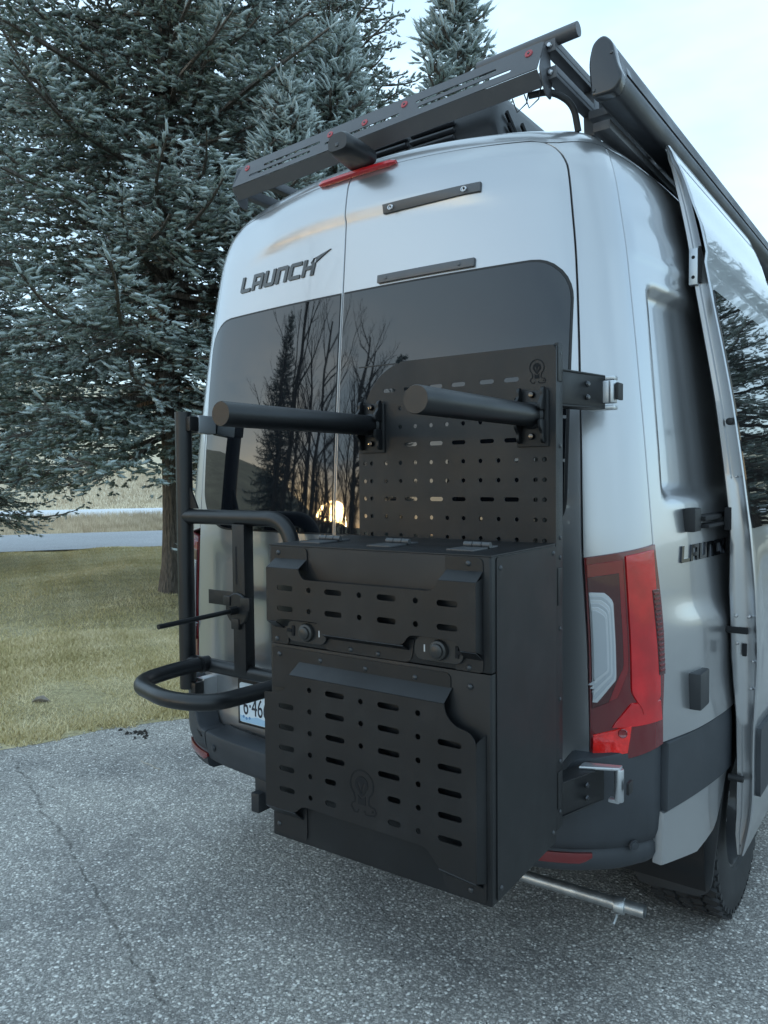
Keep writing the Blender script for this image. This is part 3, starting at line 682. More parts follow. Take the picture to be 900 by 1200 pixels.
MB().prism(fillet([(.78, .19), (1.035, .205), (1.075, .60), (1.05, .66), (.80, .66)], [.05, .06, .02, .02, .02]), .635, .650).build('mud_flap', mat('mud_flap', (.022, .023, .025), .6, bump=(200, .3, 2), var=(5, .3)), van, bevel=.003)
# wheel-arch liner and lip
Vv = []; Ff = []
for i in range(31):
    a = R_(-20 + 220 * i / 30); cy, cz = 1.03 - .455 * math.cos(a) * -1 * -1, .40 + .455 * math.sin(a)
    for x in (.55, 1.03): Vv.append((x, 1.03 + .455 * math.cos(a), .40 + .455 * math.sin(a)))
for i in range(30): Ff.append((2 * i, 2 * i + 1, 2 * i + 3, 2 * i + 2))
raw('arch_liner', Vv, Ff, BLACKGAP, van)
MB().bx((-.93, .30, .50), (.80, 5.0, .63)).build('underbody_light_block', BLACKGAP, van)  # plain black box added to block light below the floor, in place of chassis
# fuel/charge socket box on the side
mb = MB(); xb = float(surf(np.array(ty(.345)), np.array(.98))[0][0])
mb.bx((xb - .02, .335, .925), (xb + .034, .435, 1.035)); mb.build('socket_box', mat('socket_black', (.022, .024, .027), .5), van, bevel=.006)
# rail cover along the side for the sliding door
tt_ = np.linspace(ty(.50), ty(3.2), 30); panel('door_rail', np.repeat(tt_[None], 2, 0), np.repeat(np.array([[1.488], [1.500]]), 30, 1), BLACKGAP, van, off=.003, fold=.01)

# ---- wheels
def wheel(loc, flip):
    root = bpy.data.objects.new('wheel', None); root.location = loc; link(root, van)
    prof = [(.205, -.10), (.225, -.122), (.30, -.132), (.355, -.125), (.378, -.112), (.384, -.09), (.384, .09), (.378, .112), (.355, .125), (.30, .132), (.225, .122), (.205, .10)]
    Mx = Matrix.Rotation(R_(90), 4, 'Y')
    mb = MB().lathe(prof, 64, Mx)
    for k in range(46):
        a = 2 * math.pi * k / 46
        for row, (x, dx) in enumerate(((-.095, .045), (-.047, .036), (0, .036), (.047, .036), (.095, .045))):
            aa = a + (row % 2) * math.pi / 46
            M2 = Matrix.Rotation(aa, 4, 'X') @ Matrix.Translation((x, 0, .387)) @ Matrix.Rotation(.3 * (1 if row % 2 else -1), 4, 'Z')
            mb.box((0, 0, 0), (dx, .036, .013), M2); c = M2 @ Vector((0, 0, 0))
            for q in range(len(mb.v) - 8, len(mb.v)): pass
        for sx in (-1, 1):
            mb.box((0, 0, 0), (.008, .030 if k % 2 else .022, .034), Matrix.Rotation(a, 4, 'X') @ Matrix.Translation((sx * .121, 0, .355)))
    mb.build('tyre', TYRE, root, ang=30)
    rp = [(.0, .06), (.045, .065), (.06, .055), (.075, .03), (.17, .045), (.195, .085), (.207, .112), (.215, .112), (.215, -.10), (.15, -.10)]
    MB().lathe(rp, 40, Matrix.Rotation(R_(90 if flip > 0 else -90), 4, 'Y')).build('rim', RIM, root)
    for k in range(6):
        a = 2 * math.pi * k / 6; MB().tube([(flip * .03, .10 * math.cos(a), .10 * math.sin(a)), (flip * .062, .10 * math.cos(a), .10 * math.sin(a))], .013, 6).build('lug_nut', STEEL, root)
wheel((.925, 1.03, .385), 1); wheel((-.925, 1.03, .385), -1); wheel((.90, 4.55, .385), 1); wheel((-.90, 4.55, .385), -1)

# ---- details on the rear doors
def rear_pt(x, z, off=0.0):
    h = z; t = x
    for _ in range(6):
        p, n_ = surf(np.array(t), np.array(h), off); t += (x - p[0]); h += (z - p[2])
    return p, n_
def wrap_rear(o, off=0.0):
    """bend a flat x/z mesh (front towards -y, built round y=0) on to the rear door skin"""
    for v in o.data.vertices:
        p, n_ = rear_pt(v.co.x, v.co.z, off - v.co.y); v.co = p
    return o
LET = {'L': [[(0, 1), (.22, 1), (.22, .22), (.85, .22), (.85, 0), (.1, 0), (0, .1)]],
       'A': [[(0, 0), (.22, 0), (.22, .28), (.63, .28), (.63, 0), (.85, 0), (.85, .9), (.75, 1), (0, 1)], [(.22, .5), (.63, .5), (.63, .78), (.22, .78)]],
       'U': [[(0, 1), (.22, 1), (.22, .22), (.63, .22), (.63, 1), (.85, 1), (.85, .1), (.75, 0), (.1, 0), (0, .1)]],
       'N': [[(0, 0), (.22, 0), (.22, .78), (.63, .78), (.63, 0), (.85, 0), (.85, .9), (.75, 1), (0, 1)]],
       'C': [[(.1, 0), (.85, 0), (.85, .22), (.22, .22), (.22, .78), (.85, .78), (.85, 1), (.1, 1), (0, .9), (0, .1)]],
       'H': [[(0, 0), (.22, 0), (.22, .38), (.63, .38), (.63, 0), (.85, 0), (.85, 1), (.63, 1), (.63, .6), (.22, .6), (.22, 1), (0, 1)]]}
def badge(name, x0, z0, wtot, ht, m, depth, spike, parent, rot=(R_(90), 0, 0), loc=(0, 0, 0), sh=.22):
    root = bpy.data.objects.new(name, None); link(root, parent); out_ = []
    adv = wtot / (5 * 1.0 + .85 + sh)
    for i, c in enumerate('LAUNCH'):
        polys = [[(x0 + (px + i * 1.0 + sh * py) * adv, z0 + py * ht) for px, py in P] for P in LET[c]]
        # stencil gap across every letter
        if c == 'H' and spike:
            sx_ = x0 + (5.85 + sh * .6) * adv; polys.append([(sx_ - .3 * adv, z0 + ht * .78), (sx_ + .02 * adv, z0 + ht * .72), (sx_ + 1.05 * adv, z0 + ht * 1.32), (sx_ - .1 * adv, z0 + ht * .98)])
        out_.append(flat('letter', polys, depth, m, root, loc=loc, rot=rot))
    return out_
for o in badge('lettering', -.604, 2.357, .425, .060, BADGE, .004, True, doorL): wrap_rear(o, .002)
# black mounting bars on the right door
for (x0, x1, z0, z1, bolts) in ((.119, .477, 2.507, 2.537, True), (.104, .464, 2.277, 2.304, False)):
    q = 'accessory_bar'
    nx = 12; P = fillet([(x0, z0), (x1, z0), (x1, z1), (x0, z1)], .006, 3)
    top = [(x0 + (x1 - x0) * k / nx, z0) for k in range(nx + 1)] + [(x1 - (x1 - x0) * k / nx, z1) for k in range(nx + 1)]
    mb = MB(); f = lambda y: [rear_pt(x, z, y)[0] for x, z in top]
    n2 = len(top); a, b = f(.002), f(.010)
    mb.v = [tuple(p) for p in a] + [tuple(p) for p in b]
    for k in range(nx): i0, i1, j0, j1 = k, k + 1, n2 - 1 - k, n2 - 2 - k; mb.f += [(n2 + i0, n2 + i1, n2 + j1, n2 + j0)]
    mb.f += [(i, (i + 1) % n2, n2 + (i + 1) % n2, n2 + i) for i in range(n2)]
    bar = mb.build(q, RACK, doorR, bevel=.002)
    for fx in (.10, .86):
        x = x0 + (x1 - x0) * fx; p, n_ = rear_pt(x, (z0 + z1) / 2, .010); Mx = Matrix.Translation(p) @ Vector(n_).to_track_quat('Z', 'Y').to_matrix().to_4x4()
        if bolts:
            MB().lathe([(.0075, 0), (.0075, .003), (.004, .004), (.004, .006)], 14, Mx).build('washer', STEEL, bar)
            MB().tube([Mx @ Vector((.0075 * math.cos(2 * math.pi * k / 16), .0075 * math.sin(2 * math.pi * k / 16) - .004, .010)) for k in range(17)], .0018, 8).build('eye_bolt', STEEL, bar)
        else: MB().lathe([(0, .003), (.004, .0028), (.006, .0005), (.006, 0)], 12, Mx).build('bolt', RACK, bar)
# high brake lamp and camera
mb = MB(); k0 = 15; xs = np.linspace(-.192, .145, k0); ring = 8
for i, x in enumerate(xs):
    e = .55 if i in (0, k0 - 1) else 1
    pa, na_ = rear_pt(x, 2.668, .004); pb, nb = rear_pt(x, 2.700, .0)
    pa, pb = Vector(pa), Vector(pb); nn = Vector(na_); c = (pa + pb) / 2; hv = (pb - pa) / 2
    for j in range(ring):
        a = 2 * math.pi * j / ring; mb.v.append(tuple(c + hv * math.cos(a) * e * .62 + nn * (math.sin(a) * .016 * e + .004)))
for i in range(k0 - 1):
    for j in range(ring): mb.f.append((i * ring + j, i * ring + (j + 1) % ring, (i + 1) * ring + (j + 1) % ring, (i + 1) * ring + j))
mb.f += [tuple(range(ring)), tuple((k0 - 1) * ring + j for j in range(ring))]
mb.build('high_brake_lamp', mat('brake_lamp_red', (.48, .015, .022), .22, 0, .8), van)
mb = MB(); secs = [(.10, .062, .030, 2.722), (.06, .060, .031, 2.728), (.0, .052, .033, 2.735), (-.025, .046, .033, 2.738), (-.035, .040, .028, 2.738)]
for y, hw, hh, zc in secs:
    for a in range(20):
        t = 2 * math.pi * a / 20; cx_, cz_ = math.cos(t), math.sin(t); e = .55
        mb.v.append((.010 + hw * math.copysign(abs(cx_) ** e, cx_) * (1 - .25 * (cz_ > 0) * abs(cz_)), y, zc + hh * math.copysign(abs(cz_) ** e, cz_)))
for i in range(len(secs) - 1):
    for j in range(20): mb.f.append((i * 20 + j, i * 20 + (j + 1) % 20, (i + 1) * 20 + (j + 1) % 20, (i + 1) * 20 + j))
mb.f += [tuple(range(20)), tuple((len(secs) - 1) * 20 + j for j in range(20))]
camh = mb.build('reversing_camera', mat('camera_black', (.014, .015, .017), .38), van, ang=45)
MB().lathe([(0, .003), (.006, .002), (.008, 0)], 16, Matrix.Translation((.008, -.0355, 2.728)) @ Matrix.Rotation(R_(90), 4, 'X')).build('camera_lens', GLASS, camh)
# number plate
lp = flat('number_plate', [rrect(-.515, .702, -.210, .854, .012)], .002, WHITEP, van, loc=(0, -.022, 0))
textmesh('plate_number', '6\u00b74666', .098, INK, lp, (-.497, -.0232, .734), sx=.62)
textmesh('plate_state', 'MONTANA', .034, BLUEI, lp, (-.455, -.0232, .824), sx=.9)
flat('plate_band', [[(-.513, .704), (-.212, .704), (-.212, .722), (-.30, .729), (-.36, .723), (-.42, .731), (-.47, .722), (-.513, .728)]], .0006, mat('plate_pale_blue', (.36, .55, .72), .4), lp, loc=(0, -.0233, 0))
for k, (px, pz) in enumerate(((-.494, .724), (-.478, .719), (-.462, .722))): flat('plate_emblem', [circ(px, pz, .006, 6)], .0006, BLUEI, lp, loc=(0, -.0238, 0))
mb = MB(); mb.bx((-.53, -.019, .69), (-.195, .02, .865)); mb.build('plate_holder', RUBBER, van, bevel=.004)

# ---- sliding door, slid open along the right side
SZ = [.37, .45, .56, .70, .82, 1.03, 1.25, 1.45, 1.66, 1.87, 2.06, 2.24, 2.42, 2.58, 2.66, 2.71, 2.735]
SX = [1.128, 1.150, 1.162, 1.160, 1.162, 1.172, 1.163, 1.145, 1.118, 1.087, 1.052, 1.016, .982, .945, .915, .892, .872]
TH = [.02, .045, .055, .055, .06, .085, .085, .066, .062, .058, .056, .052, .046, .042, .03, .022, .012]
sdoor = bpy.data.objects.new('sliding_door', None); link(sdoor, van)
zz = np.r_[np.linspace(.37, 2.66, 70), np.linspace(2.67, 2.735, 6)]
def sx_(z): return float((np.interp(z - .05, SZ, SX) + 2 * np.interp(z, SZ, SX) + np.interp(z + .05, SZ, SX)) / 4)
YD0, YD1 = .66, 1.93
def sdisp(y, z):
    return .010 * float(smooth01((z - 2.33) / .02)) * float(smooth01((2.55 - z) / .1)) - .012 * float(smooth01((1.36 - z) / .06) * smooth01((z - .90) / .1) * smooth01((y - .72) / .1))
ycol = np.r_[YD0, YD0 + .004, YD0 + .012, np.linspace(YD0 + .04, YD1 - .02, 26), YD1]
mb = MB(); nc = len(ycol)
for z in zz:
    for y in ycol:
        e = .004 if y == YD0 or y == YD1 else (.001 if y == YD0 + .004 else 0); mb.v.append((sx_(z) - e + sdisp(y, z), y, z))
for i in range(len(zz) - 1):
    for j in range(nc - 1): mb.f.append((i * nc + j, i * nc + j + 1, (i + 1) * nc + j + 1, (i + 1) * nc + j))
mb.build('door_skin', PAINT, sdoor, ang=40)
mb = MB()   # rear edge face with a stepped flange
for z in zz:
    th = float(np.interp(z, SZ, TH)) ; x = sx_(z)
    for dx, dy in ((-.004, 0), (-.010, .006), (-.016, .010), (-th * .62, .010), (-th * .70, .004), (-th * .93, .004), (-th, .010), (-th, .10)): mb.v.append((x + dx, YD0 + dy, z))
for i in range(len(zz) - 1):
    for j in range(7): mb.f.append((i * 8 + j, i * 8 + j + 1, (i + 1) * 8 + j + 1, (i + 1) * 8 + j))
mb.build('door_edge', PAINT, sdoor, ang=50)
mb = MB()
for z in zz:
    th = float(np.interp(z, SZ, TH))
    for y in (YD0 + .02, YD1): mb.v.append((sx_(z) - th * .55 - .012, y, z))
for i in range(len(zz) - 1): mb.f.append((2 * i, 2 * i + 2, 2 * i + 3, 2 * i + 1))
mb.build('door_inner_trim', mat('door_inner_bounce', (.62, .62, .62), .6), sdoor)  # trim kept pale as a reflector, bouncing light on to the side wall
def door_sheet(name, y0, y1, z0, z1, off, m, rad, thick=.012):
    P = rrect(y0, z0, y1, z1, rad, 6); n_ = 18; mb = MB()
    zs = np.linspace(z0, z1, n_); 
    for z in zs:
        d = 0
        if z < z0 + rad: d = rad - math.sqrt(max(0, rad ** 2 - (z0 + rad - z) ** 2))
        if z > z1 - rad: d = rad - math.sqrt(max(0, rad ** 2 - (z - z1 + rad) ** 2))
        for y in np.linspace(y0 + d * .5, y1 - d, 12): mb.v.append((sx_(z) + off + sdisp(y, z), y, z))
    for i in range(n_ - 1):
        for j in range(11): mb.f.append((i * 12 + j, i * 12 + j + 1, (i + 1) * 12 + j + 1, (i + 1) * 12 + j))
    k = len(mb.v); ring = [j for j in range(12)] + [i * 12 + 11 for i in range(1, n_)] + [(n_ - 1) * 12 + j for j in range(10, -1, -1)] + [i * 12 for i in range(n_ - 2, 0, -1)]
    mb.v += [(mb.v[r][0] - thick, mb.v[r][1], mb.v[r][2]) for r in ring]
    for q in range(len(ring)): q2 = (q + 1) % len(ring); mb.f.append((ring[q], k + q, k + q2, ring[q2]))
    return mb.build(name, m, sdoor, ang=40)
door_sheet('side_window', .672, 1.80, 1.452, 2.238, .004, GLASS, .03, .006)
door_sheet('lower_moulding', .685, 1.92, .57, .795, .016, PLASTIC, .012, .03)
# latch, buffers, bolts and slots on the door edge
xl = sx_(2.34) - .028
mb = MB(); mb.bx((xl - .020, YD0 - .012, 2.255), (xl + .008, YD0 + .012, 2.375)); lat = mb.build('latch', ALU, sdoor, bevel=.003)
mb = MB(); mb.bx((xl + .0085, YD0 - .006, 2.262), (xl + .016, YD0 + .01, 2.38)); mb.build('latch_slot', BLACKGAP, lat)
for zq in (2.28, 2.345): MB().lathe([(0, .003), (.005, .002), (.006, 0)], 10, Matrix.Translation((xl - .006, YD0 - .012, zq)) @ Matrix.Rotation(R_(90), 4, 'X')).build('bolt', BLACKGAP, lat)
for (z, r, m_, frac) in ((1.80, .012, RUBBER, .35), (1.165, .006, STEEL, .3), (1.165, .006, STEEL, .75), (1.075, .006, STEEL, .75), (1.02, .005, STEEL, .2), (.93, .005, STEEL, .25), (1.62, .004, STEEL, .4)):
    x = sx_(z) - float(np.interp(z, SZ, TH)) * frac; MB().lathe([(0, .004), (r * .7, .0035), (r, .001), (r, -.006)], 12, Matrix.Translation((x, YD0 + .002, z)) @ Matrix.Rotation(R_(90), 4, 'X')).build('fastener', m_, sdoor)
x = sx_(1.115); mb = MB(); mb.bx((x - .10, YD0 - .004, 1.107), (x - .03, YD0 + .01, 1.128)); mb.tube([(x - .105, YD0 - .008, 1.117), (x - .105, YD0 + .008, 1.117)], .011, 12); mb.build('striker', BLACKGAP, sdoor, bevel=.003)
mb = MB(); mb.bx((sx_(1.05) - .048, YD0 - .0015, 1.035), (sx_(1.05) - .036, YD0 + .012, 1.075)); mb.build('edge_slot', BLACKGAP, sdoor)
MB().tube([(sx_(.62) - .075, YD0 - .008, .630), (sx_(.62) - .03, YD0 - .008, .630)], .011, 12).build('rubber_stop', RUBBER, sdoor)
# roller arm
xr = float(surf(np.array(ty(.43)), np.array(1.49))[0][0])
mb = MB(); mb.bx((xr - .005, .395, 1.452), (xr + .032, .470, 1.525)); arm = mb.build('roller_arm', RUBBER, sdoor, bevel=.008)
mb = MB(); mb.bx((xr + .012, .46, 1.484), (xr + .045, .68, 1.498)); mb.bx((xr + .012, .46, 1.462), (xr + .055, .70, 1.472)); mb.bx((1.065, .655, 1.445), (1.085, .67, 1.52)); mb.build('arm_link', BLACKGAP, arm, bevel=.002)
# side lettering on the wall behind the door
for o in badge('lettering', 0, 0, .44, .050, BADGEC, .005, False, van):
    for v in o.data.vertices:
        p, n_ = surf(np.array(ty(.345 + v.co.x)), np.array(1.362 + v.co.z), .003 - v.co.y); v.co = p
# hinges on the right pillar
for (zc, hh) in ((1.845, .042),):
    pass
# tow hitch and wiring plug under the bumper, galvanised pipe
mb = MB(); mb.bx((-.42, -.02, .43), (.42, .06, .50)); mb.bx((-.36, -.10, .455), (-.30, .0, .545)); mb.bx((-.35, -.13, .43), (-.31, -.06, .50)); mb.build('tow_bar', mat('tow_black', (.014, .016, .019), .5), van, bevel=.005)
mb = MB(); mb.tube([(.25, .20, .322), (.955, .205, .338)], .0185, 18, cap=False); mb.tube([(.25, .20, .322), (.955, .205, .338)], .0155, 18, cap=False)
mb.f.append(tuple(range(18))); pipe = mb.build('galvanised_pipe', GALV, van)
mb = MB(); mb.tube([(.865, .20, .334), (.895, .205, .335)], .025, 12); mb.tube([(.878, .182, .315), (.878, .150, .300)], .006, 8); mb.build('pipe_clamp', GALV, pipe, bevel=.003)

# ------------------------------------------------------------------ panel carrier and storage box on the right rear door
RIV = mat('rivet_grey', (.045, .047, .05), .35, .4)
CA = R_(1.94); CO = (.8719, -.243, 0)
def logo_polys(cx, cz, s):
    """round-headed mask emblem: closed outline ribbon, face, mouth"""
    L = []
    path = [(-.08, -.385), (-.11, -.455), (-.20, -.46), (-.285, -.345), (-.25, -.27), (-.185, -.235), (-.185, -.14)]
    for k in range(17):
        a = R_(228 - 276 * k / 16); path.append((.31 * math.cos(a), .175 + .31 * math.sin(a)))
    path += [(.185, -.14), (.185, -.235), (.235, -.265), (.33, -.285), (.375, -.36), (.34, -.445), (.19, -.46), (.10, -.455), (.07, -.385)]
    w_ = .017; Lf, Rt = [], []
    for i, p in enumerate(path):
        a = Vector(path[max(i - 1, 0)]); b = Vector(path[min(i + 1, len(path) - 1)]); d = (b - a).normalized(); n_ = Vector((-d.y, d.x)); Lf.append(tuple(Vector(p) + n_ * w_)); Rt.append(tuple(Vector(p) - n_ * w_))
    ribbon = Lf + Rt[::-1]
    face = [(.175 * math.cos(R_(a)), .17 + .185 * math.sin(R_(a))) for a in range(-20, 201, 20)] + [(-.10, .02), (-.05, -.06), (0, -.10), (.05, -.06), (.10, .02)]
    eyeL = [(-.115, .20), (-.06, .215), (-.02, .13), (-.005, -.03), (-.05, .06)]; eyeR = [(-x, y) for x, y in eyeL][::-1]
    mouth = [(-.10, -.07), (-.04, -.125), (0, -.14), (.04, -.125), (.10, -.07), (.10, -.27), (-.10, -.27)]
    dot = circ(.29, -.365, .028, 8)
    return [[(cx + x * s, cz + y * s) for x, y in P] for P in (ribbon, face, eyeL, eyeR, mouth, dot)]
carrier = empty('panel_carrier', 'black perforated steel panel with two round pegs on the right rear door', 'carrier', CO, CA)
outer = fillet([(0, .727), (0, 1.95), (-.47, 1.95), (-.545, 1.905), (-.604, 1.80), (-.607, .727)], [.012, .02, .06, .05, .06, .01], 6)
holes = []
for x in (-.496, -.426, -.344, -.274, -.190, -.120): holes.append(slot(x, 1.872, .042, .0115))
for z in (1.718, 1.566): holes += [slot(x, z, .042, .0115) for x in (-.426, -.344, -.274, -.190, -.120)]
holes.append(slot(-.495, 1.566, .042, .0115))
xs = [-.583, -.559, -.509, -.460, -.411, -.360, -.310, -.260, -.209, -.157, -.106, -.054, -.030]
for z in (1.667, 1.616, 1.515, 1.463): holes += [circ(x, z, .0062, 10) for x in xs]
holes += [circ(x, 1.566, .0062, 10) for x in (-.583, -.559, -.054, -.030)]
holes += [circ(x, 1.768, .0062, 10) for x in xs[3:9]]; holes += [circ(x, 1.82, .0062, 10) for x in (-.46, -.411, -.26, -.209, -.157, -.106)]
flat('perforated_panel', [outer] + holes, .003, POWDER, carrier, loc=(0, .0015, 0))
flat('emblem', logo_polys(-.050, 1.886, .062), .0008, LOGOK, carrier, loc=(0, -.0008, 0))
# folded flange, frame tubes behind
mb = MB(); mb.bx((-.004, .003, .727), (0.0, .046, 1.946)); fl = mb.build('side_flange', POWDER, carrier, bevel=.0015)
for z in (1.93, 1.70, 1.47, 1.42, 1.24, 1.06, .90, .77):
    MB().lathe([(0, .004), (.004, .0035), (.006, .001), (.006, 0)], 10, Matrix.Translation((0, .027, z)) @ Matrix.Rotation(R_(90), 4, 'Y')).build('bolt', RIV, fl)
for z0 in (1.86, 1.30, .78): mb = MB(); mb.bx((-.008, .010, z0), (.0025, .040, z0 + .095)); mb.build('flange_clip', POWDER, fl, bevel=.002)
mb = MB(); mb.bx((-.604, .003, 1.944), (-.47, .004, 1.948)); mb.bx((-.46, .003, 1.944), (-.006, .030, 1.950)); mb.build('top_flange', POWDER, carrier, bevel=.001)
for x in (-.045, -.57):
    MB().tube([(x, .030, .74), (x, .030, 1.86 if x > -.5 else 1.75)], .022, 14).build('frame_tube', TUBEB, carrier)
# pegs with claw clamps
for (px, pz, ye) in ((-.060, 1.777, -.556), (-.553, 1.775, -.592)):
    mb = MB().tube([(px, -.004, pz), (px, ye + .003, pz - .004), (px, ye, pz - .004)], [.0285, .0285, .0272], 36); peg = mb.build('peg', TUBEB, carrier, ang=50)
    MB().lathe([(.0285, 0), (.034, .002), (.034, .006), (.0285, .012)], 28, Matrix.Translation((px, -.012, pz)) @ Matrix.Rotation(R_(90), 4, 'X')).build('weld_collar', POWDER, peg)
    mb = MB(); mb.bx((px - .043, -.006, pz - .078), (px + .043, -.0006, pz + .062)); brk = mb.build('clamp_plate', POWDER, carrier, bevel=.003)
    for sx in (-1, 1):
        for (z0, s) in ((pz, 1), (pz, -1)):
            P = [(-.006, z0 + s * .070), (-.018, z0 + s * .070), (-.026, z0 + s * .060), (-.024, z0 + s * .045), (-.040, z0 + s * .030), (-.040, z0 + s * .012), (-.006, z0 + s * .012)]
            mb = MB().prism(fillet([(-y, z) for y, z in P], .006, 3), 0, .008, 'x'); x0 = px + sx * .032 - .004
            mb.v = [(x + x0, -y, z) for x, y, z in mb.v]; mb.build('claw', POWDER, brk, bevel=.0015)
    for s in (1, -1): MB().lathe([(0, .010), (.006, .0095), (.0085, .004), (.0085, 0)], 12, Matrix.Translation((px + .0, -.007, pz + s * .052)) @ Matrix.Rotation(R_(90), 4, 'X')).build('bolt', BADGEC, brk)
# hinge brackets to the pillar
for (zc, low) in ((1.847, False), (.79, True)):
    hb = MB(); hb.add([(-.002, .05, zc - .040), (.052, .215, zc - .040), (.052, .215, zc + .040), (-.002, .05, zc + .043), (-.014, .05, zc - .040), (.040, .220, zc - .040), (.040, .220, zc + .040), (-.014, .05, zc + .043)], [(0, 1, 2, 3), (7, 6, 5, 4), (0, 4, 5, 1), (3, 2, 6, 7), (1, 5, 6, 2), (0, 3, 7, 4)])
    hb.add([(-.06, .045, zc + .043), (.0, .045, zc + .043), (.052, .215, zc + .040), (.0, .24, zc + .040), (-.06, .045, zc + .048), (.0, .045, zc + .048), (.052, .215, zc + .045), (.0, .24, zc + .045)], [(0, 1, 2, 3), (4, 5, 6, 7), (0, 1, 5, 4), (1, 2, 6, 5), (2, 3, 7, 6), (3, 0, 4, 7)])
    hb.add([(-.06, .045, zc - .046), (.0, .045, zc - .046), (.052, .215, zc - .044), (.0, .24, zc - .044), (-.06, .045, zc - .041), (.0, .045, zc - .041), (.052, .215, zc - .039), (.0, .24, zc - .039)], [(0, 1, 2, 3), (4, 5, 6, 7), (0, 1, 5, 4), (1, 2, 6, 5), (2, 3, 7, 6), (3, 0, 4, 7)])
    hob = hb.build('hinge_bracket', POWDER, carrier, bevel=.002)
    for dz in (.016, -.018): MB().lathe([(0, .006), (.005, .0055), (.008, .002), (.008, 0)], 10, Matrix.Translation((.030, .14, zc + dz)) @ Matrix.Rotation(R_(72), 4, 'Z') @ Matrix.Rotation(R_(90), 4, 'X') @ Matrix.Rotation(0, 4, 'Y')).build('bolt', BADGEC, hob)
    mh = MB()
    if not low:
        mh.bx((.030, .205, zc - .030), (.078, .235, zc + .030)); mh.bx((.0, .215, zc + .032), (.075, .25, zc + .044)); mh.bx((.0, .215, zc - .046), (.075, .25, zc - .034))
        mh.tube([(.070, .215, zc - .030), (.070, .215, zc + .030)], .012, 14)
    else:
        mh.tube([(.092, .215, zc - .040), (.092, .215, zc + .050)], .013, 16); mh.add([(.0, .16, zc + .046), (.097, .205, zc + .046), (.097, .232, zc + .046), (.0, .20, zc + .046), (.0, .16, zc + .055), (.097, .205, zc + .055), (.097, .232, zc + .055), (.0, .20, zc + .055)], [(0, 1, 2, 3), (4, 5, 6, 7), (0, 1, 5, 4), (1, 2, 6, 5), (2, 3, 7, 6), (3, 0, 4, 7)]); mh.bx((.065, .205, zc - .045), (.095, .228, zc - .034))
    mh.build('door_hinge', ALU, van, bevel=.004).matrix_world = Matrix.Translation(CO) @ Matrix.Rotation(CA, 4, 'Z')
    mk = MB(); 
    if not low: mk.bx((.083, .20, zc - .022), (.092, .24, zc + .022))
    else: mk.bx((.116, .20, zc - .012), (.124, .235, zc + .02))
    mk.build('hinge_pad', RUBBER, van, bevel=.002).matrix_world = Matrix.Translation(CO) @ Matrix.Rotation(CA, 4, 'Z')

box = empty('storage_box', 'tall black metal storage box with hinged lid bolted to the perforated panel', 'storage box', CO, CA)
BX0, BYF, BZB, BZT, BZS = -.630, -.3575, .701, 1.458, 1.205
mb = MB().prism(fillet([(BX0, BYF), (-.003, BYF), (0.0, BYF + .003), (0, -.004), (BX0, -.004)], [0.003, .003, .002, 0, 0], 2), BZB, BZS - .0015, 'z'); mb.build('box_body', POWDER, box, bevel=.002)
mb = MB().prism(fillet([(BX0, BYF), (-.003, BYF), (0.0, BYF + .003), (0, -.004), (BX0, -.004)], [0.003, .003, .002, 0, 0], 2), BZS + .0015, BZT - .004, 'z'); lid = mb.build('lid', POWDER, box, bevel=.002)
mb = MB().prism([(BX0 - .001, BYF - .001), (.001, BYF - .001), (.001, -.003), (BX0 - .001, -.003)], BZT - .004, BZT, 'z'); mb.build('lid_top', POWDER, lid, bevel=.0015)
# riveted side plate
flat('side_plate', [rrect(-.336, BZB + .004, -.006, BZT - .006, .006)], .0025, POWDER, box, loc=(.0013, 0, 0), rot=(R_(90), 0, R_(90)))
def rivet(p, axis, parent, m=POWDER, r=.0065):
    Mx = Matrix.Translation(p) @ (Matrix.Rotation(R_(90), 4, 'X') if axis == 'y' else Matrix.Rotation(R_(90), 4, 'Y'))
    MB().lathe([(0, .0042), (r * .55, .0036), (r * .85, .002), (r, 0)], 12, Mx).build('rivet', m, parent)
RIV = mat('rivet_grey', (.045, .047, .05), .35, .4)
for y, z in ((-.318, 1.428), (-.024, 1.435), (-.318, .728), (-.024, .735)): rivet((.0026, y, z), 'x', box, RIV)
for x, z in ((-.597, 1.438), (-.053, 1.439), (-.605, 1.217), (-.37, 1.216), (-.291, 1.215), (-.052, 1.214)): rivet((x, BYF - .0028, z), 'y', lid, RIV)
for x, z in ((-.598, 1.178), (-.464, 1.177), (-.328, 1.175), (-.19, 1.174), (-.05, 1.173), (-.607, .735), (-.05, .727)): rivet((x, BYF - .0028, z), 'y', box, RIV)
# flush flanges that carry the raised panels
yfl = BYF - .0014
flat('lid_flange', [fillet([(-.622, 1.396), (-.503, 1.396), (-.503, 1.452), (-.622, 1.452)], [0, 0, .014, .004])], .0025, POWDER, lid, loc=(0, yfl, 0))
flat('lid_flange', [fillet([(-.110, 1.396), (-.018, 1.396), (-.018, 1.452), (-.110, 1.452)], [0, 0, .014, .004])], .0025, POWDER, lid, loc=(0, yfl, 0))
flat('lid_flange', [fillet([(-.622, 1.206), (-.566, 1.206), (-.566, 1.252), (-.622, 1.252)], [0, .01, 0, 0])], .0025, POWDER, lid, loc=(0, yfl, 0))
flat('lid_flange', [fillet([(-.452, 1.206), (-.200, 1.206), (-.190, 1.260), (-.452, 1.250)], [.02, .018, 0, 0])], .0025, POWDER, lid, loc=(0, yfl, 0))
flat('lid_flange', [fillet([(-.085, 1.206), (-.018, 1.206), (-.018, 1.25), (-.085, 1.25)], [0, .012, 0, 0])], .0025, POWDER, lid, loc=(0, yfl, 0))
flat('front_flange', [fillet([(-.622, 1.09), (-.098, 1.12), (-.098, 1.196), (-.622, 1.196)], [0, 0, .016, .004])], .0025, POWDER, box, loc=(0, yfl, 0))
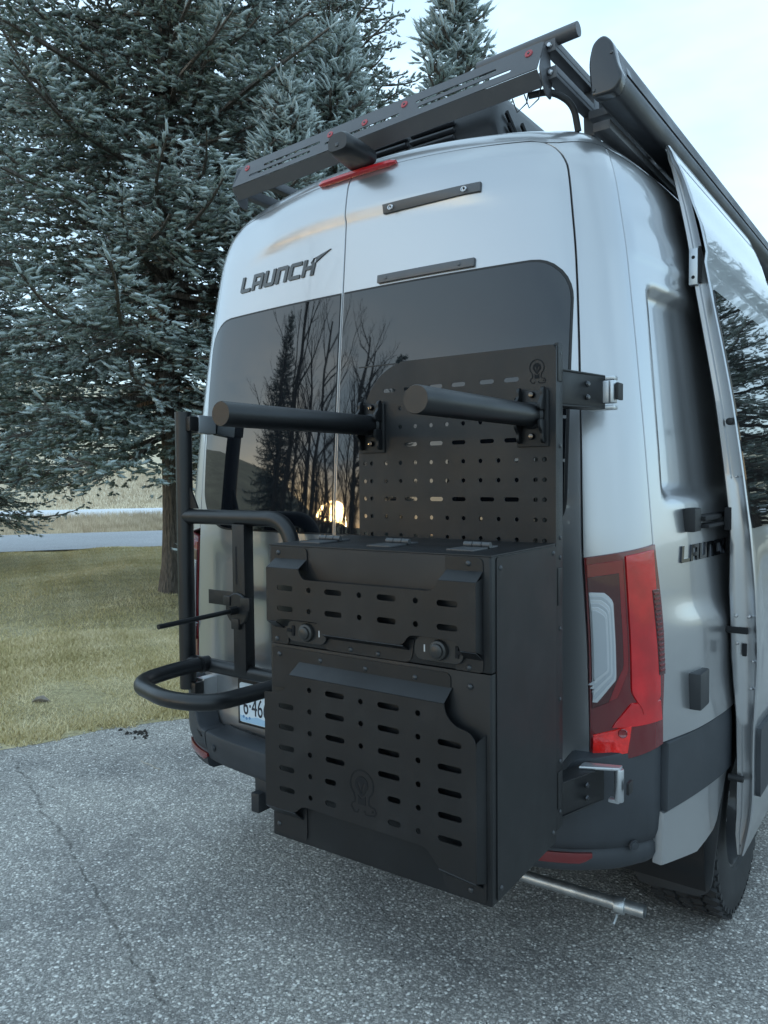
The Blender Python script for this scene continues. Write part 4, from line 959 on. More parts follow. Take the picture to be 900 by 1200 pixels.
flat('front_flange', [fillet([(-.622, .712), (-.514, .712), (-.514, .80), (-.622, .80)], [0, .012, 0, 0])], .0025, POWDER, box, loc=(0, yfl, 0))
flat('front_flange', [fillet([(-.12, .706), (-.012, .706), (-.012, .78), (-.12, .78)], [.03, .012, 0, 0])], .0025, POWDER, box, loc=(0, yfl, 0))
YP = -.385
# raised lid panel
op = fillet([(-.616, 1.268), (-.585, 1.268), (-.572, 1.276), (-.448, 1.276), (-.436, 1.250), (-.205, 1.250), (-.190, 1.275), (-.070, 1.275), (-.060, 1.255), (-.022, 1.255), (-.022, 1.402), (-.113, 1.402), (-.128, 1.377), (-.498, 1.377), (-.510, 1.402), (-.616, 1.402)],
            [.003, .01, .01, .012, .014, .014, .014, .014, .012, .004, .002, .002, .018, .018, .002, .002], 4)
hl = [slot(x, z, .052, .0135) for x in (-.554, -.402, -.249, -.091) for z in (1.353, 1.301)] + [circ(x, z, .0068, 10) for x in (-.477, -.325, -.171) for z in (1.353, 1.301)]
flat('raised_panel', [op] + hl, .0025, POWDER, lid, loc=(0, YP, 0))
# raised lower panel
op = fillet([(-.546, 1.136), (-.556, 1.100), (-.580, 1.088), (-.628, 1.082), (-.628, .790), (-.528, .790), (-.508, .812), (-.145, .806), (-.118, .768), (-.022, .758), (-.022, 1.060), (-.036, 1.082), (-.075, 1.090), (-.096, 1.112), (-.100, 1.134)],
            [.002, .016, .016, .002, .006, .014, .016, .02, .02, .004, .014, .014, .018, .018, .002], 4)
hl = [slot(-.555, z, .050, .0135) for z in (1.055, 1.002, .949, .896, .843)] + [circ(-.479, z, .0068, 10) for z in (1.107, 1.054, 1.0, .947, .893, .84)]
hl += [slot(-.401, z, .058, .0135) for z in (1.107, 1.054, 1.001, .947)] + [slot(-.416, z, .034, .0135) for z in (.893, .840)] + [circ(-.324, z, .0068, 10) for z in (1.104, 1.052, .999)]
hl += [slot(-.246, z, .060, .0135) for z in (1.105, 1.052, .998, .945)] + [slot(-.232, z, .036, .0135) for z in (.892, .838)] + [circ(-.167, z, .0068, 10) for z in (1.103, 1.05, .997, .943, .89, .837)]
hl += [slot(-.087, z, .060, .0135) for z in (1.049, .995, .941, .888, .836)]
lpn = flat('raised_panel', [op] + hl, .0025, POWDER, box, loc=(0, YP, 0))
flat('emblem', logo_polys(-.323, .889, .108), .0008, LOGOK, box, loc=(0, YP - .0016, 0))
# sloping folds that join the raised panels to the flanges
def fold(name, P0, P1, parent, y0=YP, y1=BYF - .002):
    (xa, za), (xb, zb) = P0; (xc, zc), (xd, zd) = P1; t = .0022
    v = [(xa, y0, za), (xb, y0, zb), (xd, y1, zd), (xc, y1, zc)]; n_ = (Vector(v[1]) - Vector(v[0])).cross(Vector(v[3]) - Vector(v[0])).normalized() * t
    MB().add(v + [tuple(Vector(p) - n_) for p in v], [(0, 1, 2, 3), (7, 6, 5, 4), (0, 4, 5, 1), (1, 5, 6, 2), (2, 6, 7, 3), (3, 7, 4, 0)]).build(name, POWDER, parent)
fold('panel_fold', ((-.616, 1.4025), (-.511, 1.4025)), ((-.608, 1.424), (-.504, 1.424)), lid)
fold('panel_fold', ((-.113, 1.4025), (-.022, 1.4025)), ((-.106, 1.424), (-.018, 1.424)), lid)
fold('panel_fold', ((-.022, 1.402), (-.022, 1.255)), ((-.019, 1.41), (-.019, 1.245)), lid)
fold('panel_fold', ((-.616, 1.268), (-.585, 1.268)), ((-.610, 1.248), (-.580, 1.248)), lid)
fold('panel_fold', ((-.436, 1.2495), (-.205, 1.2495)), ((-.440, 1.236), (-.205, 1.236)), lid)
fold('panel_fold', ((-.060, 1.2545), (-.022, 1.2545)), ((-.063, 1.235), (-.019, 1.235)), lid)
fold('panel_fold', ((-.545, 1.1365), (-.101, 1.1345)), ((-.532, 1.166), (-.094, 1.164)), box)
fold('panel_fold', ((-.022, 1.06), (-.022, .758)), ((-.012, 1.075), (-.012, .75)), box)
fold('panel_fold', ((-.628, .7895), (-.530, .7895)), ((-.622, .765), (-.525, .765)), box)
fold('panel_fold', ((-.116, .767), (-.024, .7575)), ((-.116, .745), (-.02, .74)), box)
# latches
for (x, z, sgn) in ((-.498, 1.245, 1), (-.121, 1.246, -1)):
    lt = flat('latch', [rrect(x - .064, z - .026, x + .058, z + .024, .020)], .008, mat('latch_black', (.012, .013, .014), .4), lid, loc=(0, BYF - .005, 0), bev=.0015)
    MB().lathe([(0, .020), (.012, .020), (.015, .018), (.016, .013), (.021, .011), (.023, .006), (.023, 0)], 28, Matrix.Translation((x, BYF - .009, z)) @ Matrix.Rotation(R_(90), 4, 'X')).build('knob', mat('latch_knob', (.020, .019, .018), .38), lt)
    mb = MB(); mb.bx((x + sgn * .038 - .0015, BYF - .0115, z - .008), (x + sgn * .038 + .0015, BYF - .0105, z + .008)); mb.build('indicator', mat('latch_mark', (.5, .5, .5), .5), lt)
    mb = MB(); mb.bx((x - sgn * .045 - .004, BYF - .014, z - .013), (x - sgn * .045 + .004, BYF - .0095, z + .013)); mb.bx((x - sgn * .055 - .008, BYF - .016, z - .004), (x - sgn * .055 + .008, BYF - .0095, z + .004)); mb.build('keyhole_cover', LOGOK, lt, bevel=.001)
# lid hinges on the top
for x in (-.545, -.330, -.108):
    hg = MB(); hg.bx((x - .034, -.300, BZT), (x + .034, -.225, BZT + .004)); hg.bx((x - .030, -.20, BZT), (x + .030, -.165, BZT + .004))
    ho = hg.build('lid_hinge', mat('hinge_grey', (.055, .058, .062), .4), lid, bevel=.001)
    MB().tube([(x - .034, -.212, BZT + .008), (x - .012, -.212, BZT + .008)], .0075, 12).tube([(x - .010, -.212, BZT + .008), (x + .012, -.212, BZT + .008)], .0075, 12).tube([(x + .014, -.212, BZT + .008), (x + .034, -.212, BZT + .008)], .0075, 12).build('hinge_barrel', mat('hinge_grey', (0, 0, 0)), ho)

# ------------------------------------------------------------------ tyre / wheel carrier on the left rear door
FY = -.06
frame = empty('hoop_carrier', 'black bent tube carrier with lower hoop on the left rear door', 'carrier')
MB().tube([(-.770, FY, .800), (-.770, FY, 1.893)], .0325, 26).build('upright_tube', TUBEB, frame, ang=50)
MB().tube(arcpath([(-.765, FY, 1.484), (-.215, FY, 1.484), (-.175, FY, 1.30), (-.175, FY, .90)], .12, 12), .029, 22).build('top_tube', TUBEB, frame, ang=50)
mb = MB(); mb.bx((-.473, FY - .028, .905), (-.409, FY + .02, 1.462)); sq = mb.build('centre_bar', POWDER, frame, bevel=.004)
mb = MB(); mb.bx((-.455, FY - .0285, 1.24), (-.447, FY - .02, 1.38)); mb.build('bar_slot', LOGOK, sq)
MB().tube([(-.770, FY, .910), (-.15, FY, .910)], .027, 20).build('lower_tube', TUBEB, frame, ang=50)
hoop = arcpath([(-.648, FY, .918), (-.662, -.20, .918), (-.625, -.415, .918), (-.36, -.480, .918), (-.205, -.43, .918), (-.182, -.22, .918), (-.185, FY, .915)], .13, 10)
MB().tube(hoop, .0275, 24).build('hoop', TUBEB, frame, ang=50)
MB().tube([(-.640, FY - .02, .918), (-.641, FY - .045, .918)], .031, 20).build('weld_ring', POWDER, frame)
mb = MB().lathe([(0, .010), (.056, .010), (.060, .006), (.060, 0), (0, 0)], 30, Matrix.Translation((-.442, FY - .030, 1.150)) @ Matrix.Rotation(R_(90), 4, 'X')); disc = mb.build('spindle_disc', POWDER, frame)
for (a, s) in ((25, .024), (150, .018), (265, .02)): 
    dx, dz = .055 * math.cos(R_(a)), .055 * math.sin(R_(a)); mb = MB(); mb.bx((-.442 + dx - s, FY - .045, 1.150 + dz - s), (-.442 + dx + s, FY - .030, 1.150 + dz + s)); mb.build('disc_tab', POWDER, disc, bevel=.004)
MB().tube([(-.442, FY - .03, 1.148), (-.442, -.07, 1.148), (-.442, -.445, 1.140)], .0085, 12).tube([(-.442, -.10, 1.1475), (-.442, -.135, 1.147)], .015, 6).build('spindle', TUBEB, disc)
mb = MB(); mb.bx((-.640, FY + .0, 1.150), (-.455, FY + .006, 1.205)); mb.build('side_arm', POWDER, frame, bevel=.002)
for z0 in (1.845, .800):
    mb = MB(); mb.bx((-.745, FY - .012, z0 - .028), (-.715, FY + .03, z0 + .028)); b_ = mb.build('hinge_bracket', POWDER, frame, bevel=.003)
    mb = MB(); mb.bx((-.76, FY + .032, z0 - .036), (-.715, .06, z0 + .036)); mb.build('door_hinge', ALU, van, bevel=.006)
mb = MB().prism([(-.745, 1.515), (-.735, 1.60), (-.690, 1.515)], FY - .004, FY + .004); mb.build('gusset', POWDER, frame)

# ------------------------------------------------------------------ roof rack, air conditioner, awning
rack = empty('roof_rack', 'black aluminium roof rack with slotted rear fairing and red bolts', 'roof rack', (0, 0, 0)); rack.location = (0, 0, 2.8); rack.rotation_euler = (0, -R_(2.0), 0)
# fairing profile: lower lip, bend, sloping face
def fair_pt(x, f): # f 0..1 up the sloping face
    return Vector((x, .115 + .075 * f, 2.815 - .0 + .082 * f))
def fair_sheet(name, polys, m, th=.003, **kw):
    """polys in (x, s) with s metres up the sloping face"""
    d = Vector((0, .034, .090)).normalized(); ang = math.atan2(d.z, d.y)
    return flat(name, polys, th, m, rack, loc=(0, .115, 2.808), rot=(ang, 0, 0), **kw)
W = .655
face = [(-W, 0), (W, 0), (W + .012, .094), (W + .002, .098), (-W + .05, .098), (-W + .03, .085)]
sl = [slot(-.352, .054, .29, .0105), slot(-.410, .028, .32, .0105), slot(-.016, .036, .33, .0105), slot(.362, .058, .30, .0105), slot(.395, .032, .34, .0105)]
fair_sheet('fairing', [face] + sl, RACK)
mb = MB(); a = [(-W, .115, 2.806), (W, .115, 2.806), (W, .146, 2.766), (-W, .146, 2.766)]
mb.add(a + [(x, y + .003, z) for x, y, z in a], [(0, 1, 2, 3), (7, 6, 5, 4), (0, 4, 5, 1), (1, 5, 6, 2), (2, 6, 7, 3), (3, 7, 4, 0)]); mb.build('fairing_lip', RACK, rack)
d_ = Vector((0, .034, .090)).normalized(); nf = Vector((0, -d_.z, d_.y))
for x in (-.592, -.163, -.003, .164, .620):
    p = Vector((x, .115, 2.808)) + d_ * (.060 if abs(x) < .1 else .070) + nf * .0015; Mx = Matrix.Translation(p) @ nf.to_track_quat('Z', 'Y').to_matrix().to_4x4()
    rw = MB().lathe([(.0035, .003), (.0115, .003), (.013, .0015), (.013, 0)], 18, Mx).build('red_washer', REDBOLT, rack)
    MB().lathe([(0, .005), (.0035, .0048), (.0048, .003), (.0048, 0)], 10, Mx).build('bolt', BADGE, rw)
for s in (-1, 1):
    mb = MB().prism(fillet([(.118, 2.808), (.155, 2.745), (.195, 2.742), (.205, 2.80), (.195, 2.895), (.152, 2.898)], .012, 3), s * W + (0.004 if s > 0 else -.008), s * W + (.008 if s > 0 else -.004), 'x'); mb.build('end_plate', RACK, rack, bevel=.001)
    for z in (2.895, 2.815):
        mb = MB(); mb.bx((s * .672 - .018, .175, z - .018), (s * .672 + .018, 3.6, z + .018)); mb.bx((s * .672 + s * .016, .18, z - .006), (s * .672 + s * .0195, 3.59, z + .006)); rl_ = mb.build('side_rail', RACK, rack, bevel=.003)
        MB().lathe([(0, .008), (.006, .0075), (.009, .003), (.009, 0)], 10, Matrix.Translation((s * .672, .174, z)) @ Matrix.Rotation(R_(90), 4, 'X')).build('bolt', STEEL, rl_)
    for y in (.50, 1.15, 1.9, 2.7):
        mb = MB(); mb.bx((s * .672 - .02, y - .022, 2.74), (s * .672 + .02, y + .022, 2.90)); mb.bx((s * .62 - .08, y - .03, 2.728), (s * .62 + .08, y + .03, 2.745)); mb.build('foot', RACK, rack, bevel=.004)
for y in (.34, 1.3, 1.9, 2.5, 3.1):
    mb = MB(); mb.bx((-.66, y - .02, 2.885), (.66, y + .02, 2.912)); mb.build('crossbar', RACK, rack, bevel=.004)
MB().tube([(.42, .195, 2.922), (.755, .195, 2.922)], .0215, 20).build('rear_bar', RACK, rack, ang=50)
for x in (.56, .60):
    MB().tube([(x, .14, 2.76), (x + .01, .15, 2.72), (x + .035, .165, 2.745), (x + .045, .16, 2.775)], .0022, 6).build('cable_tie', RUBBER, rack)
MB().tube(arcpath([(.60, .17, 2.768), (.66, .20, 2.775), (.71, .25, 2.74), (.715, .27, 2.66)], .05, 8), .010, 10).build('cable', RUBBER, rack)

for c_ in rack.children: c_.matrix_parent_inverse = Matrix.Translation((0, 0, -2.8))
ac = empty('roof_vent_unit', 'black louvred air conditioner shroud on the roof under the rack', 'roof unit')
mb = MB(); secs = [(.405, .385, 2.72, 2.90, .0), (.412, .395, 2.72, 2.955, 0), (.44, .40, 2.72, 3.005, 0), (.50, .40, 2.72, 3.025, 0), (1.02, .40, 2.72, 3.025, 0), (1.12, .38, 2.72, 2.95, 0)]
for y, hw, z0, z1, _ in secs:
    for (x, z) in fillet([(-hw + .05, z0), (hw + .02, z0), (hw - .04, z1), (-hw + .14, z1)], [.01, .02, .06, .06], 4): mb.v.append((x - .02, y, z))
k = len(mb.v) // len(secs)
for i in range(len(secs) - 1):
    for j in range(k): mb.f.append((i * k + j, i * k + (j + 1) % k, (i + 1) * k + (j + 1) % k, (i + 1) * k + j))
mb.f += [tuple(range(k)), tuple((len(secs) - 1) * k + j for j in range(k))]
mb.build('shroud', mat('shroud_black', (.018, .019, .021), .45, bump=(700, .2, 2)), ac, ang=40)
for i in range(5):
    for (x0, x1) in ((-.19, -.01), (.01, .20)):
        mb = MB(); z = 2.80 + i * .026; y = .402
        mb.box(((x0 + x1) / 2, y - .006, z), (x1 - x0, .018, .010), Matrix.Rotation(R_(-25), 4, 'X')); mb.build('louvre', RACK, ac, bevel=.002)
for i in range(4):
    for j in range(3):
        mb = MB(); mb.box((.392 - j * .009, .50 + i * .12, 2.80 + j * .045), (.010, .09, .018), Matrix.Rotation(R_(-35), 4, 'X')); mb.build('side_louvre', LOGOK, ac, bevel=.002)

awn = empty('awning_case', 'long black awning case mounted along the right edge of the roof', 'awning')
prof = fillet([(.792, 2.735), (.862, 2.735), (.884, 2.775), (.866, 2.815), (.852, 2.880), (.826, 2.905), (.796, 2.890), (.783, 2.84)], [.015, .02, .02, .04, .04, .05, .04, .03], 6)
MB().prism(prof, .235, 4.1).build('awning_body', mat('awning_case', (.020, .022, .027), .36, spec=.6, rvar=(5, .15)), awn, ang=25).data.transform(Matrix.Identity(4))
def grow(P, s): 
    c = Vector((sum(p[0] for p in P) / len(P), sum(p[1] for p in P) / len(P))); return [tuple(c + (Vector(p) - c) * s) for p in P]
# prism extrudes (x,z) along y
capm = MB(); capm.prism(grow(prof, 1.025), .19, .237); co = capm.build('end_cap', mat('awning_cap', (.012, .013, .016), .3, 0, .4), awn, bevel=.010, seg=3, ang=60)
for x, z in ((.862, 2.845), (.81, 2.752)): MB().lathe([(0, .004), (.004, .0035), (.006, 0)], 10, Matrix.Translation((x - .01, .190, z)) @ Matrix.Rotation(R_(90), 4, 'X')).build('screw', BADGE, co)
mb = MB(); mb.bx((.873, .26, 2.800), (.8765, 4.05, 2.803)); mb.build('front_seam', LOGOK, awn)
mb = MB(); mb.add([(.8745, .27, 2.806), (.8745, .30, 2.806), (.8680, .30, 2.830), (.8680, .27, 2.830)], [(0, 1, 2, 3)]); mb.build('label_sticker', mat('sticker_grey', (.25, .27, .29), .5), awn)
for y in np.arange(.40, 3.9, .55):
    mb = MB(); mb.bx((.70, y, 2.775), (.80, y + .05, 2.80)); mb.bx((.78, y, 2.76), (.80, y + .05, 2.86)); mb.build('mount_bracket', RACK, awn, bevel=.003)
mb = MB(); mb.bx((.735, .35, 2.705), (.790, 3.8, 2.735)); mb.build('gutter_rail', RACK, awn, bevel=.004)

# ------------------------------------------------------------------ trees
def needle_mat():
    M, n, b, t = node_mat('spruce_needles'); L = n.links.new
    at = N(n, 'ShaderNodeAttribute'); at.attribute_name = 'tint'
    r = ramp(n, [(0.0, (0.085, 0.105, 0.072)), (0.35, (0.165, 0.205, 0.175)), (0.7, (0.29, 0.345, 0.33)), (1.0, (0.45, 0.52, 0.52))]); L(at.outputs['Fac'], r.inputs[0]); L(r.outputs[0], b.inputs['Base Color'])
    b.inputs['Roughness'].default_value = 0.62; b.inputs['Specular IOR Level'].default_value = 0.3
    return M
NEEDLE = needle_mat()
def bark_mat(name, c0, c1, sc_=(9, 9, 2.2)):
    M, n, b, t = node_mat(name); L = n.links.new
    mpn = N(n, 'ShaderNodeMapping'); mpn.inputs['Scale'].default_value = sc_; L(t.outputs['Object'], mpn.inputs[0])
    v_ = N(n, 'ShaderNodeTexVoronoi', Scale=3.0); L(mpn.outputs[0], v_.inputs['Vector']); z = N(n, 'ShaderNodeTexNoise', Scale=5.0, Detail=6.0); L(mpn.outputs[0], z.inputs['Vector'])
    r = ramp(n, [(0.25, c0), (0.75, c1)]); L(z.outputs['Fac'], r.inputs[0]); L(r.outputs[0], b.inputs['Base Color']); b.inputs['Roughness'].default_value = .9
    ad = N(n, 'ShaderNodeMath', operation='ADD'); L(v_.outputs['Distance'], ad.inputs[0]); L(z.outputs['Fac'], ad.inputs[1])
    bp = N(n, 'ShaderNodeBump', Strength=.9, Distance=.03); L(ad.outputs[0], bp.inputs['Height']); L(bp.outputs[0], b.inputs['Normal'])
    return M
BARK = bark_mat('spruce_bark', (0.060, 0.050, 0.042), (0.17, 0.145, 0.12)); BARE = bark_mat('bare_bark', (0.05, 0.042, 0.036), (0.13, 0.11, 0.095))
# one needle shoot: slim spindle with bristling needle triangles, along +z, length 1, radius ~1
def shoot_template(seed, nn=10):
    g = np.random.default_rng(seed); V = [(0, 0, -.02)]; F = []; m_ = 4
    for k, (z, r) in enumerate(((.18, .52), (.74, .48))):
        for j in range(m_): a = 2 * np.pi * (j / m_) + k * .5; q = r * g.uniform(.85, 1.15); V.append((q * np.cos(a), q * np.sin(a), z))
    V.append((0, 0, 1.0))
    for j in range(m_):
        j2 = (j + 1) % m_; F += [(0, 1 + j2, 1 + j), (1 + j, 1 + j2, 5 + j), (1 + j2, 5 + j2, 5 + j), (5 + j, 5 + j2, 9)]
    for i in range(nn):
        z = .02 + .93 * (i + g.uniform(0, 1)) / nn; a = i * 2.4 + g.uniform(-.3, .3); L_ = g.uniform(.9, 1.25) * (1 if z < .8 else .7); up = g.uniform(.18, .34)
        c, s_ = np.cos(a), np.sin(a); w_ = .15; k = len(V)
        V += [(-s_ * w_ + c * .3, c * w_ + s_ * .3, z - .02), (s_ * w_ + c * .3, -c * w_ + s_ * .3, z - .02), (c * L_, s_ * L_, z + up)]; F.append((k, k + 1, k + 2))
    return np.array(V, np.float32), np.array(F, np.int32)
SHOOTS = [shoot_template(s) for s in range(4)]
def frames(D):
    D = D / np.linalg.norm(D, axis=1, keepdims=True); A = np.where(np.abs(D[:, 2:3]) < .9, np.array([[0, 0, 1.]]), np.array([[1., 0, 0]])); X = np.cross(A, D); X /= np.linalg.norm(X, axis=1, keepdims=True); Y = np.cross(D, X); return X, Y, D
def bough(L, g, tipup=.25, dens=1.0):
    """shoots of one bough growing along +x; returns base points, directions, lengths, tint and the wood polyline"""
    P, D, Ln, Ti = [], [], [], []
    n = max(6, int(L / .09 * dens)); twig_lines = []
    droop = g.uniform(.10, .22) * L
    def axis(s): # s 0..1 along bough
        return np.array([L * s, 0.04 * L * math.sin(s * 5 + ph), -droop * (s ** 1.2) * 1.3 + droop * tipup * 3.2 * s ** 3.5])
    ph = g.uniform(0, 6)
    wood = [axis(s) for s in np.linspace(0, 1, 8)]
    start = .06 if L < 1.0 else .16
    for k in range(n):
        s = start + (1 - start) * (k + g.uniform(0, 1)) / n; p0 = axis(s); d0 = axis(min(1, s + .02)) - axis(s - .02); d0 /= np.linalg.norm(d0)
        for sd in (-1, 1):
            if g.uniform() < .10: continue
            tl = (0.10 + .36 * L * (1 - s) ** .75 * (0.35 + .65 * min(1, s * 3))) * g.uniform(.6, 1.15); tl = min(tl, .85)
            ang = R_(g.uniform(42, 66)) * sd; ct, st = math.cos(ang), math.sin(ang)
            dv = np.array([ct * d0[0] - st * d0[1], st * d0[0] + ct * d0[1], d0[2] * .6 + g.uniform(-.50, .22)]); dv /= np.linalg.norm(dv)
            m_ = max(1, int(tl / .052)); twig_lines.append((p0, p0 + dv * tl * .8))
            side = np.cross(dv, [0, 0, 1]); side /= np.linalg.norm(side)
            for q in range(m_):
                u = (q + .5) / m_; pb = p0 + dv * tl * u + np.array([0, 0, -.10 * tl * u * u])
                for ss in (-1, 1):
                    if g.uniform() < .12: continue
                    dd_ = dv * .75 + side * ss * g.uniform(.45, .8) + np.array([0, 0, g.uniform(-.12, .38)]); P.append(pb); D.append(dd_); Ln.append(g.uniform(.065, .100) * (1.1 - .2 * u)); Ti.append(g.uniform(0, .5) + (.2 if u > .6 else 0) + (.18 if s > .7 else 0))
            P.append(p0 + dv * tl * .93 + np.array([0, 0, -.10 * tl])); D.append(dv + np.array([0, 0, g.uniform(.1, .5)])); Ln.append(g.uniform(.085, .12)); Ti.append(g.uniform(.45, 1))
        if g.uniform() < .5: P.append(p0); D.append(d0 + np.array([g.uniform(-.3, .3), g.uniform(-.3, .3), g.uniform(.4, 1.2)])); Ln.append(g.uniform(.07, .12)); Ti.append(g.uniform(.3, .9))
    for _ in range(4): P.append(axis(1) - np.array([.03, 0, 0])); D.append(np.array([1, g.uniform(-.5, .5), g.uniform(0, .8)])); Ln.append(.15); Ti.append(g.uniform(.6, 1))
    return np.array(P), np.array(D), np.array(Ln), np.array(Ti), wood, twig_lines
BP = {}
def bough_proto(L, k):
    key = (round(L * 2.5) / 2.5, k)
    if key not in BP: BP[key] = bough(max(.25, key[0]), np.random.default_rng(int(key[0] * 100) + 31 * k + 5))
    return BP[key], L / max(.25, key[0])
def spruce_meshes(seed, H, Rb, z0, tip=1.0, tri_cap=900000, spacing=.30, rad=.17, per=6, visible=None, bare_low=0.0, thick=.021, lift=0.0, gap=.0):
    g = np.random.default_rng(seed); Ps, Ds, Ls, Ts = [], [], [], []; wood = MB()
    z = z0
    while z < H - .25:
        f = (z - z0) / (H - z0); L0 = Rb * (1 - f) ** .85 * (min(1, .72 + f * 2.2)) + .12
        nb = per + int(g.uniform(0, 2)); off = g.uniform(0, 6.28)
        for b in range(nb):
            a = off + 2 * math.pi * b / nb + g.uniform(-.3, .3); L = max(.22, L0 * g.uniform(.72, 1.15)); zz = z + g.uniform(-.12, .12)
            if g.uniform() < gap: continue
            (P, D, Ln, Ti, wd, tw), k = bough_proto(L, int(g.integers(0, 3)))
            pit = R_(g.uniform(-12, 8) + 34 * f ** 1.5)
            ca, sa, cp, sp_ = math.cos(a), math.sin(a), math.cos(pit), math.sin(pit); rl = g.uniform(-.25, .25); cr, sr = math.cos(rl), math.sin(rl)
            Mr = np.array([[ca, -sa, 0], [sa, ca, 0], [0, 0, 1]]) @ np.array([[cp, 0, -sp_], [0, 1, 0], [sp_, 0, cp]]) @ np.array([[1, 0, 0], [0, cr, -sr], [0, sr, cr]])
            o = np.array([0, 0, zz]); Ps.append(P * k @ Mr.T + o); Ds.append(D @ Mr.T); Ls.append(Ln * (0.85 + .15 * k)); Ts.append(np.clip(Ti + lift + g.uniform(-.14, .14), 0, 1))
            wood.tube([Mr @ (p * k) + o for p in wd], [.012 + .012 * L * (1 - i / 7) for i in range(8)], 4, cap=False)
            for p, q in tw[::2]: wood.tube([Mr @ (p * k) + o, Mr @ (q * k) + o], .005, 3, cap=False)
        z += spacing * g.uniform(.75, 1.2) * (1 - .45 * f)
    # leader
    for k in range(26):
        zz = H - .9 + .9 * k / 26; Ps.append(np.array([[0, 0, zz]])); a = k * 2.4; Ds.append(np.array([[math.cos(a), math.sin(a), 1.6]])); Ls.append(np.array([.13])); Ts.append(np.array([g.uniform(.4, 1)]))
    Ps.append(np.array([[0, 0, H - .1]])); Ds.append(np.array([[0, 0, 1.]])); Ls.append(np.array([.3])); Ts.append(np.array([.9]))
    P, D, Ln, Ti = map(np.concatenate, (Ps, Ds, Ls, Ts))
    n = len(P); nt_ = len(SHOOTS[0][1])
    if n * nt_ > tri_cap: sel = g.permutation(n)[:tri_cap // nt_]; P, D, Ln, Ti = P[sel], D[sel], Ln[sel] * min(1.25, (n * nt_ / tri_cap) ** .2), Ti[sel]; n = len(P)
    X, Y, Z = frames(D); which = g.integers(0, 4, n); VV, FF, AA = [], [], []; base = 0
    rad_s = Ln * .0 + thick * g.uniform(.8, 1.2, n)
    for wi in range(4):
        ix = np.where(which == wi)[0]; tv, tf = SHOOTS[wi]; m_ = len(ix)
        if m_ == 0: continue
        v = P[ix][:, None] + (X[ix][:, None] * tv[None, :, 0:1] + Y[ix][:, None] * tv[None, :, 1:2]) * rad_s[ix][:, None, None] + Z[ix][:, None] * tv[None, :, 2:3] * Ln[ix][:, None, None]
        VV.append(v.reshape(-1, 3)); FF.append((tf[None] + (np.arange(m_) * len(tv))[:, None, None] + base).reshape(-1, 3)); AA.append(np.repeat(Ti[ix], len(tv))); base += m_ * len(tv)
    tr = MB(); zs = np.linspace(-.15, H - .2, 26); tr.tube([(0.03 * math.sin(z_ * .9), .03 * math.cos(z_ * .7), z_) for z_ in zs], [rad * (1 - .93 * max(0, z_) / H) * (1 + .55 * math.exp(-max(0, z_) / .25)) for z_ in zs], 18)
    return np.concatenate(VV), np.concatenate(FF), np.concatenate(AA), tr, wood
def spruce(label, loc, rz, meshes=None, group='blue spruces', scale=1.0, **kw):
    root = empty('spruce_tree', label, 'tree', loc, rz, group); root.scale = (scale,) * 3
    if meshes is None:
        V, F, A, tr, wood = spruce_meshes(**kw)
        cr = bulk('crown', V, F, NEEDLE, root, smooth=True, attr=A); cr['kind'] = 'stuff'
        t = tr.build('trunk', BARK, root, ang=60); w_ = raw('branches', wood.v, wood.f, BARK, root); w_['kind'] = 'stuff'
        return root, (cr.data, t.data, w_.data)
    for nm, me in zip(('crown', 'trunk', 'branches'), meshes):
        o = link(bpy.data.objects.new(nm, me), root)
        if nm != 'trunk': o['kind'] = 'stuff'
    return root, meshes
def at_px(u, depth, z=0):
    """ground point at lateral photo column u (900 px wide photo) and depth along the view"""
    l = (u - 450) / 897 * depth; return (CC.x + CF.x * depth / .9991 + CR.x * l, CC.y + CF.y * depth / .9991 + CR.y * l, z)
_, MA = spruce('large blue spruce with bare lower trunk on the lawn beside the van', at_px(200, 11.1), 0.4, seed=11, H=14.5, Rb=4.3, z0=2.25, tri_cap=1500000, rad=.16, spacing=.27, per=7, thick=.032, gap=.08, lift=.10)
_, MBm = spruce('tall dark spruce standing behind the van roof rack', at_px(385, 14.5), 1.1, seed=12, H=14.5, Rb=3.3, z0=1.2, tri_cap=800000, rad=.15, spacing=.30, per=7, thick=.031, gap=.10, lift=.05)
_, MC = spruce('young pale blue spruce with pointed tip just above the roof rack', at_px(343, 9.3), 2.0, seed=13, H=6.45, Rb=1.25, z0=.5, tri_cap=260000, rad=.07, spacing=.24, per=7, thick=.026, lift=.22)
spruce('young blue spruce rising behind the rack, right of the pale one', at_px(398, 10.6), 4.0, MC, scale=1.23)
spruce('spruce at the far left edge of the photo behind the large one', at_px(-40, 15.0), 3.0, MBm, scale=.95)
spruce('slender spruce with its tip against the sky right of the others', at_px(534, 17.0), 5.0, MC, scale=1.95)

